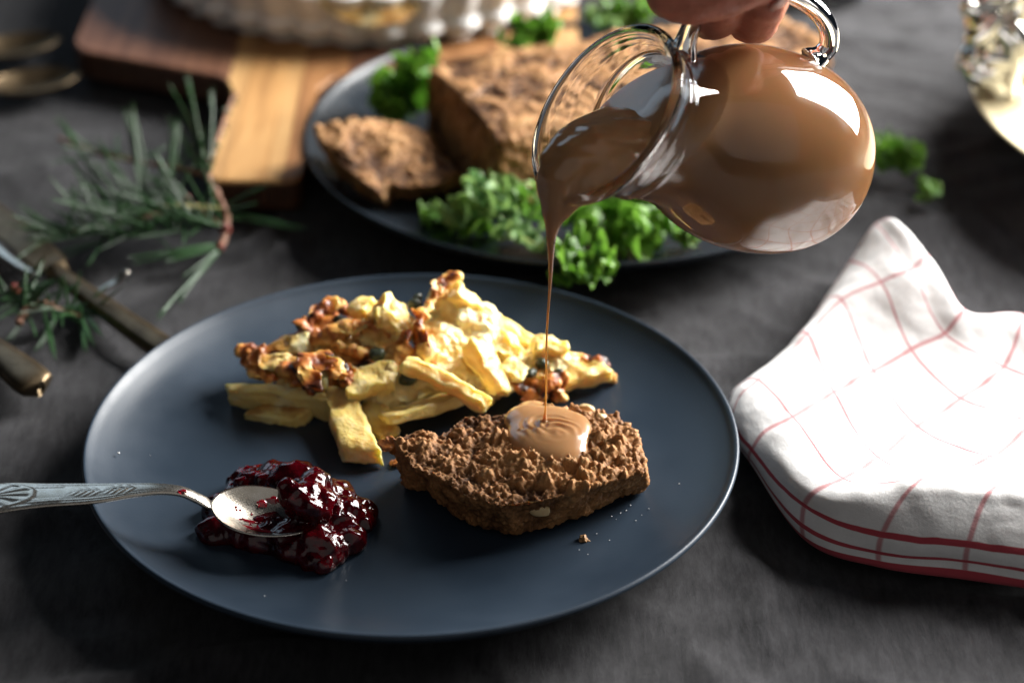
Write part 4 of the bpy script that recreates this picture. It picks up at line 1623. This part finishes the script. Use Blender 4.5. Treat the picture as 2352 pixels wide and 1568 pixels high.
kale_sprig('green kale tip showing above the far side of the meatloaf', 1225, 95, 0.040, [(1225, 105, .040, 1222, 55, .056, .010, 0), (1235, 100, .040, 1245, 75, .050, .008, 0), (1200, 115, .038, 1150, 112, .044, .007, 0)], 700)
kale_sprig('green kale tips behind the meatloaf close to the jug rim', 1420, 60, 0.040, [(1390, 60, .040, 1385, 25, .052, .008, 0), (1440, 62, .040, 1450, 22, .054, .010, 0), (1410, 62, .042, 1370, 60, .048, .007, 1), (1460, 60, .04, 1490, 40, .05, .008, 0)], 800)


def parsley():
    root = empty('kale_scrap', P(2065, 380, 0.002))
    tag(root, 'torn green kale scrap with a thin stem lying on the bare cloth behind the jug', 'kale')
    for i, (a, b, c, d, e, f, w) in enumerate([(2060, 388, .004, 2080, 335, .014, .009), (2050, 390, .004, 2040, 345, .012, .009), (2065, 385, .006, 2105, 355, .010, .007), (2040, 370, .004, 2020, 315, .012, .006)]):
        leaflet(P(a, b, c), P(d, e, f), w, 900 + i, root, M['kale'], 0.2)
    pts = catmull([list(P(2062, 388, .004)), list(P(2105, 415, .003)), list(P(2160, 445, .0025))], 16)
    v, f = tube(pts, np.linspace(0.0008, 0.0005, 16), 6)
    mk('stem', v, f, M['twig_dark'], root)
    root2 = empty('kale_scrap', P(2140, 450, 0.002))
    tag(root2, 'tiny green kale scrap at the far end of the thin stem on the cloth', 'kale')
    leaflet(P(2130, 458, .003), P(2150, 432, .010), .006, 950, root2, M['kale'], 0.2)
    leaflet(P(2135, 460, .003), P(2160, 448, .008), .005, 951, root2, M['kale_back'], 0.2)


M['twig_dark'] = mat_simple('dark_stem', (0.02, 0.03, 0.015), 0.6)
parsley()

# ================================================================== pine sprigs
M['needle'] = mat_simple('pine_needle', (0.020, 0.055, 0.018), 0.30, var=0.4, scale=50, spec=0.4)
M['needle_pale'] = mat_simple('dry_pine_needle', (0.30, 0.27, 0.11), 0.35, var=0.3, scale=50)
M['bark'] = mat_simple('pine_bark', (0.17, 0.075, 0.040), 0.7, var=0.4, scale=250, bumpd=0.001, bscale=300)
M['bud'] = mat_simple('red_pine_bud', (0.20, 0.035, 0.022), 0.5, var=0.4, scale=250, bumpd=0.0008, bscale=400)


def needle_geo(p0, p1, bend, w):
    p0, p1 = np.array(p0), np.array(p1)
    d = p1 - p0
    L = np.linalg.norm(d)
    t = np.linspace(0, 1, 9)[:, None]
    path = p0 + d * t + np.array(bend) * L * (t * (1 - t)) * 1.6
    path[:, 2] = np.maximum(path[:, 2], 0.0012)
    r = w * np.array([0.7, 1, 1, 1, 1, 0.95, 0.85, 0.6, 0.12])
    return tube(path, r, 6)


def pine_sprig(label, base, twigs, needles, clouds, buds, seed):
    root = empty('pine_sprig', base)
    tag(root, label, 'pine sprig', 'pine sprigs on the cloth')
    for pts, r0, r1 in twigs:
        c = catmull([list(P(*p)) for p in pts], 30)
        rr = np.linspace(r0, r1, 30) * (1 + 0.18 * np.sin(np.arange(30) * 2.1))
        v, f = tube(c, rr, 10)
        v = v + (0.0004 * fbm(v * 500, 2, seed))[:, None]
        mk('twig', v, f, M['bark'], root)
    rnd = random.Random(seed)
    for u0, v0, z0, u1, v1, z1, pale in needles:
        for k in range(2):                      # needles grow in pairs
            j = Vector((rnd.uniform(-1, 1), rnd.uniform(-1, 1), rnd.uniform(-0.5, 1))) * 0.0022 * (k + 0.4)
            v, f = needle_geo(P(u0, v0, z0), P(u1, v1, z1) + j, (rnd.uniform(-.06, .06), rnd.uniform(-.06, .06), rnd.uniform(-.02, .08)), rnd.uniform(0.00055, 0.0008))
            mk('needle', v, f, M['needle_pale'] if pale else M['needle'], root)
    parts = []
    for (u0, v0, z0, u1, v1, z1, n, spread, lm) in clouds:
        for k in range(n):
            t = rnd.random()
            a = P(u0 + (u1 - u0) * t, v0 + (v1 - v0) * t, z0 + (z1 - z0) * t)
            axis = (P(u1, v1, z1) - P(u0, v0, z0)).normalized()
            d = Vector((rnd.gauss(0, 1), rnd.gauss(0, 1), abs(rnd.gauss(0, .7)))).normalized() * spread + axis * 0.7
            d.normalize()
            L = lm * rnd.uniform(0.7, 1.2)
            e = a + d * L
            e.z = max(e.z, 0.0015)
            parts.append(needle_geo(a, e, (rnd.uniform(-.08, .08), rnd.uniform(-.08, .08), rnd.uniform(-.05, .1)), rnd.uniform(0.0005, 0.00075)))
    v, f = joinm(parts)
    o = mk('needles', v, f, M['needle'], root)
    o['kind'] = 'stuff'
    for u, v, z, r in buds:
        bm = bmesh.new()
        add_sphere(bm, (0, 0, 0), r, (0.8, 0.8, 1.2), sub=3)
        me = bpy.data.meshes.new('bud')
        bm.to_mesh(me)
        bm.free()
        co, no = mesh_np(me)
        set_co(me, co + no * (0.0008 * fbm(co * 500 + u, 2, 3))[:, None] + np.array(P(u, v, z)))
        mesh_obj('bud', me, M['bud'], root)


pine_sprig('dark green pine sprig with reddish twig beside the golden board handle', P(400, 500, 0.001),
           [([(538, 216, .042), (510, 290, .036), (488, 350, .030), (478, 402, .024), (500, 450, .018), (520, 495, .012), (520, 530, .009), (508, 565, .006)], .0012, .0020),
            ([(478, 402, .024), (400, 385, .022), (300, 370, .018), (200, 345, .014), (135, 318, .010)], .0013, .0008),
            ([(520, 530, .009), (430, 470, .010), (330, 500, .010), (230, 520, .008), (110, 545, .006)], .0018, .0012)],
           [(478, 400, .024, 388, 200, .050, 0), (478, 398, .024, 432, 165, .056, 0), (482, 398, .024, 485, 205, .050, 0), (470, 400, .024, 380, 260, .040, 0), (330, 450, .016, 300, 235, .050, 0), (320, 460, .016, 285, 250, .046, 0), (340, 450, .016, 310, 255, .046, 0),
            (390, 440, .016, 395, 280, .044, 0), (385, 450, .016, 412, 270, .044, 0), (290, 470, .014, 228, 320, .034, 0), (250, 470, .014, 130, 270, .036, 0), (255, 480, .012, 140, 350, .026, 0), (300, 500, .012, 205, 380, .024, 0), (520, 480, .014, 360, 475, .020, 1), (520, 485, .014, 600, 465, .018, 0),
            (520, 490, .012, 665, 512, .014, 0), (520, 500, .012, 700, 530, .008, 0), (525, 470, .014, 620, 425, .022, 0), (508, 568, .006, 380, 600, .008, 0), (508, 568, .006, 300, 605, .006, 0), (508, 572, .006, 360, 735, .003, 0), (508, 572, .006, 410, 690, .003, 0), (500, 560, .007, 370, 585, .010, 0), (430, 480, .010, 260, 560, .004, 0),
            (280, 540, .008, 120, 600, .003, 0), (440, 460, .012, 330, 400, .026, 0), (420, 470, .012, 360, 350, .034, 0), (505, 570, .006, 420, 640, .003, 0)],
           [(478, 402, .022, 200, 345, .014, 16, .9, .026), (520, 520, .010, 120, 545, .006, 90, 1.0, .032), (420, 470, .012, 250, 500, .010, 40, 1.0, .032), (538, 216, .042, 482, 390, .026, 40, .5, .006)],
           [(520, 528, .010, .0030), (430, 462, .012, .0028), (285, 470, .012, .0026), (505, 570, .006, .0022)], 5)
pine_sprig('small pine sprig under the knife handle near the table edge', P(110, 740, 0.001),
           [([(42, 742, .006), (60, 712, .008), (95, 698, .008), (140, 712, .005), (190, 730, .003)], .0019, .0012)],
           [(185, 715, .003, 200, 812, .002, 0), (185, 715, .003, 222, 795, .003, 0), (188, 712, .003, 240, 780, .004, 0), (188, 710, .003, 250, 740, .006, 0), (140, 712, .004, 90, 800, .002, 0), (100, 705, .006, 120, 820, .002, 0), (60, 730, .005, 30, 780, .002, 0)],
           [(10, 670, .004, 60, 720, .006, 30, 1.0, .026), (95, 700, .006, 190, 730, .003, 24, 1.0, .022)],
           [(34, 665, .008, .0026)], 8)


# ================================================================== cutlery and silver round the plate
def flatware(name, label, cat, line, hw, thick, mat, parent_base, part='handle', n=80, na=25, group=None):
    root = empty(name, parent_base)
    tag(root, label, cat, group)
    c = catmull([list(P(*p)) for p in line], n)
    h = catmull([[x] for x in hw], n)[:, 0] * 0.001
    h[-8:] *= np.sqrt(np.linspace(1, 0.06, 8))
    v, f = sweep(c, h, np.full(n, thick * 0.5), np.full(n, thick * 0.5), na)
    mk(part, v, f, mat, root)
    return root


def build_knife():
    root = empty('table_knife', P(150, 640, 0.004))
    tag(root, 'tarnished silver table knife with its handle end under the blue plate rim', 'knife')
    c = catmull([list(P(*p)) for p in ((-160, 395, .008), (-60, 462, .008), (40, 540, .008), (100, 592, .0075), (128, 620, .007))], 50)
    h = np.interp(np.linspace(0, 1, 50), [0, 0.15, 0.6, 0.85, 1], [0.005, 0.0085, 0.0095, 0.0085, 0.0045])
    v, f = sweep(c, h, np.full(50, 0.0006), np.full(50, 0.0006), 15)
    mk('blade', v, f, M['old_silver'], root)
    c = catmull([list(P(*p)) for p in ((124, 616, .0068), (150, 640, .0066), (210, 684, .006), (300, 748, .0055), (372, 798, .0055), (420, 830, .0055))], 60)
    t = np.linspace(0, 1, 60)
    h = np.interp(t, [0, 0.04, 0.08, 0.14, 0.2, 0.7, 0.93, 1], [0.0042, 0.0062, 0.0058, 0.0042, 0.0045, 0.0068, 0.0072, 0.003])
    th = np.interp(t, [0, 0.04, 0.1, 0.2, 0.9, 1], [0.003, 0.0052, 0.0042, 0.0034, 0.0046, 0.002])
    v, f = sweep(c, h, th, th * 0.9, 25, lambda s, q: 0.0004 * math.exp(-((abs(q) - 0.75) / 0.1) ** 2) * (s > 0.12))
    mk('handle', v, f, M['old_silver'], root)


build_knife()

r = flatware('table_fork', 'bright silver fork neck beside the knife blade', 'fork', ((-190, 450, .004), (-90, 500, .005), (0, 578, .006), (35, 605, .007), (62, 622, .0075), (84, 636, .007)), (9, 6, 3.2, 2.8, 2.6, 2.0), 0.0032, M['silver'], P(0, 580, 0.002), 'neck')
r2 = flatware('spoon_handle', 'rounded tarnished silver handle end lying alone on the cloth left of the plate', 'spoon', ((-260, 640, .006), (-150, 710, .006), (-60, 772, .0065), (0, 815, .007), (45, 850, .0075), (75, 875, .0075), (95, 893, .006)), (3, 3.2, 5.5, 7.5, 9.0, 9.2, 7.5), 0.0085, M['old_silver'], P(40, 860, 0.003))


def lying_spoon(label, u, v, ang, mat):
    root = empty('table_spoon', P(u, v, 0.002))
    tag(root, label, 'spoon', 'tarnished spoons by the board')
    p = P(u, v, 0.0095)
    ex = Vector((math.cos(ang), math.sin(ang), 0.04)).normalized()
    ey = Vector((0, 0, 1)).cross(ex).normalized()
    ez = ex.cross(ey)
    vv, ff = bowl_mesh(p, ex, ey, ez, 0.050, 0.032, 0.0078, 0.0012)
    mk('bowl', vv, ff, mat, root)
    e = p - ex * 0.024
    c = catmull([list(e), list(e - ex * 0.015 + Vector((0, 0, 0.004))), list(e - ex * 0.06 + Vector((0, 0, 0.001))), list(e - ex * 0.12 - Vector((0, 0, 0.001)))], 40)
    h = np.interp(np.linspace(0, 1, 40), [0, 0.15, 0.6, 0.95, 1], [0.004, 0.0028, 0.004, 0.007, 0.002])
    vv, ff = sweep(c, h, np.full(40, 0.0012), np.full(40, 0.0012), 13)
    mk('handle', vv, ff, mat, root)


lying_spoon('dark tarnished spoon bowl lying nearest the board corner on the cloth', 78, 182, 0.30, M['old_silver'])
lying_spoon('dark tarnished spoon bowl lying behind the other one by the board', 40, 100, 0.38, M['old_silver'])


def build_tray():
    edge = P(2250, 252, 0.034)
    R = 0.165
    c = Vector((edge.x + R, edge.y + 0.012, 0))
    root = empty('silver_tray', c)
    tag(root, 'footed round silver tray with an ornate cast handle at the cloth edge', 'tray')
    prof = [(0.0, 0.030), (0.10, 0.0302), (0.14, 0.0312), (0.158, 0.0335), (R - 0.001, 0.0350), (R, 0.0342), (R - 0.0012, 0.0332), (0.155, 0.0312), (0.13, 0.0290), (0.10, 0.0275), (0.060, 0.0262), (0.052, 0.018), (0.056, 0.006), (0.066, 0.0010), (0.062, 0.0006), (0.05, 0.004), (0.0, 0.02)]
    v, f = lathe(catmull(prof, 90), 160)
    mk('tray_dish', v + np.array(c), f, M['tray'], root)
    # cast handle: scrolls, leaves and berries climbing from the rim
    h0 = P(2300, 205, 0.036)
    parts = []

    def scroll(ctrl, r0, r1):
        pts = catmull([list(PY(u, v, h0.y + dy)) for u, v, dy in ctrl], 40)
        parts.append(tube(pts, np.linspace(r0, r1, 40), 12))
    scroll([(2292, 212, 0.000), (2272, 180, -.004), (2240, 170, -.004), (2222, 140, 0), (2240, 110, .004), (2265, 120, .004), (2262, 145, 0)], .0065, .0045)
    scroll([(2300, 205, 0.006), (2290, 150, 0), (2262, 90, -.004), (2240, 50, -.002), (2250, 10, 0), (2285, -10, 0), (2300, 20, 0)], .0070, .0050)
    scroll([(2310, 210, 0.004), (2325, 150, -.006), (2320, 90, -.008), (2290, 60, -.006), (2275, 85, -.006)], .0065, .0040)
    scroll([(2330, 205, 0.01), (2355, 150, .002), (2360, 80, 0), (2340, 30, 0), (2310, 40, 0)], .0065, .0045)
    scroll([(2340, 120, 0.0), (2380, 60, 0), (2390, -20, 0), (2360, -90, 0), (2310, -110, 0)], .0070, .0050)
    rnd = random.Random(12)
    for k in range(26):
        bm = bmesh.new()
        p = PY(rnd.uniform(2238, 2385), rnd.uniform(-30, 190), h0.y + rnd.uniform(-.010, .006))
        rot = Matrix.Rotation(rnd.uniform(0, 6), 3, 'Y') @ Matrix.Rotation(rnd.uniform(-.6, .6), 3, 'X')
        add_sphere(bm, p, rnd.uniform(0.0055, 0.0085), (1.6, 0.55, 0.75), rot, sub=3)
        parts.append((np.array([list(x.co) for x in bm.verts]), [tuple(x.index for x in fc.verts) for fc in bm.faces]))
        bm.free()
    v, f = joinm(parts)
    mk('cast_handle', v, f, M['bright_silver'], root)


M['tray'] = mat_simple('cream_silver_plate', (0.62, 0.54, 0.36), 0.42, metal=0.75, var=0.08)
M['bright_silver'] = mat_simple('bright_cast_silver', (0.78, 0.77, 0.72), 0.16, metal=1.0, var=0.1)
build_tray()


def build_tumbler():
    c = P(1918, 5, 0.0) + Vector((0, 0.026, 0))
    prof = [(0.0, 0.0005), (0.024, 0.0005), (0.028, 0.002), (0.030, 0.008), (0.033, 0.05), (0.035, 0.085), (0.0342, 0.0862), (0.0335, 0.085), (0.0312, 0.05), (0.0275, 0.014), (0.022, 0.010), (0.0, 0.0095)]
    v, f = lathe(catmull(prof, 70), 80)
    o = mk('drinking_glass', v + np.array(c), f, M['glass'])
    tag(o, 'clear drinking glass standing on the cloth behind the jug handle', 'glass')


build_tumbler()

# a small curled glossy leaf by the pine twig
c = catmull([list(P(u, v, z)) for u, v, z in ((226, 668, .0025), (245, 658, .004), (268, 645, .006), (285, 628, .009), (290, 618, .010))], 30)
v, f = sweep(c, np.interp(np.linspace(0, 1, 30), [0, .1, .6, .9, 1], [.0008, .0022, .0028, .0020, .0005]), np.full(30, .0005), np.full(30, .0004), 9)
o = mk('curled_leaf', v, f, M['silver'])
tag(o, 'small curled shiny strip lying on the cloth between pine sprig and knife', 'metal strip')

# ================================================================== the pouring hand
M['skin'] = mat_simple('skin', (0.74, 0.26, 0.16), 0.42, var=0.14, scale=70, bumpd=0.0004, bscale=700, sss=0.35, sssr=(1.0, 0.35, 0.18), ssss=0.006)
M['nail'] = mat_simple('finger_nail', (0.66, 0.34, 0.27), 0.22, var=0.05, coat=0.4)


def build_hand():
    root = empty('person', PY(1700, -60, JY + 0.04))
    tag(root, 'bare hand gripping the glass jug handle from above', 'person')
    bm = bmesh.new()
    y = JY

    def q(u, v, dy):
        return PY(u - 6, v + 12, y + dy)
    palm = [(q(1800, -215, .050), .0150), (q(1740, -170, .060), .0155), (q(1880, -190, .058), .0150), (q(1830, -300, .070), .0180), (q(1920, -330, .080), .0185), (q(1900, -430, .095), .0210), (q(1960, -560, .115), .0225), (q(2060, -800, .150), .0270)]
    for a, b in ((0, 1), (0, 2), (1, 3), (2, 4), (3, 4), (0, 3), (0, 4), (3, 5), (4, 5), (5, 6), (6, 7)):
        add_chain(bm, [palm[a], palm[b]])
    # thumb along the near side of the handle, tip towards the mouth of the jug
    add_chain(bm, [palm[3], (q(1850, -170, .022), .0135), (q(1760, -85, .012), .0125), (q(1668, -36, .010), .0112), (q(1598, -16, .010), .0107), (q(1542, -20, .012), .0090)])
    # index and middle fingers hook under the handle, ring and little finger fold above
    add_chain(bm, [palm[1], (q(1640, -110, .070), .0100), (q(1610, -20, .062), .0092), (q(1632, 30, .046), .0088), (q(1652, 32, .028), .0084), (q(1668, 4, .018), .0074)])
    add_chain(bm, [palm[0], (q(1730, -110, .072), .0105), (q(1715, -10, .064), .0096), (q(1728, 36, .048), .0094), (q(1742, 36, .030), .0092), (q(1768, -4, .018), .0082), (q(1776, -20, .016), .0074)])
    add_chain(bm, [palm[2], (q(1850, -140, .075), .0100), (q(1800, -80, .072), .0092), (q(1790, -55, .050), .0088), (q(1800, -75, .034), .0080)])
    add_chain(bm, [palm[2], (q(1920, -170, .078), .0090), (q(1880, -120, .074), .0080), (q(1865, -110, .054), .0076), (q(1860, -130, .042), .0070)])
    me = remeshed(bm, 0.0011, 8)
    co, no = mesh_np(me)
    set_co(me, co + no * (0.0003 * fbm(co * 220, 3, 5))[:, None])
    body = mesh_obj('hand', me, M['skin'], root)

    def nail(p, ex, nz, L, W):
        ex, nz = Vector(ex).normalized(), Vector(nz).normalized()
        sy = nz.cross(ex).normalized()
        nz = ex.cross(sy)
        bm = bmesh.new()
        rot = Matrix((ex, sy, nz)).transposed()
        add_sphere(bm, p, 1, (L, W, 0.0016), rot, sub=3)
        m = bpy.data.meshes.new('nail')
        bm.to_mesh(m)
        bm.free()
        mesh_obj('nail', m, M['nail'], body)
    tipd = q(1542, -20, .012) - q(1598, -16, .010)
    nrm = (CAM - q(1545, -20, .012)).normalized() * 0.55 + Vector((-.25, 0, .8))
    nail(q(1542, -20, .012) + nrm.normalized() * 0.0086, tipd, nrm, 0.0075, 0.0058)
    n2 = (CAM - q(1770, -10, .018)).normalized() + Vector((.6, 0, -.2))
    nail(q(1772, -12, .017) + n2.normalized() * 0.0072, q(1776, -20, .016) - q(1742, 36, .03), n2, 0.0058, 0.0045)


build_hand()
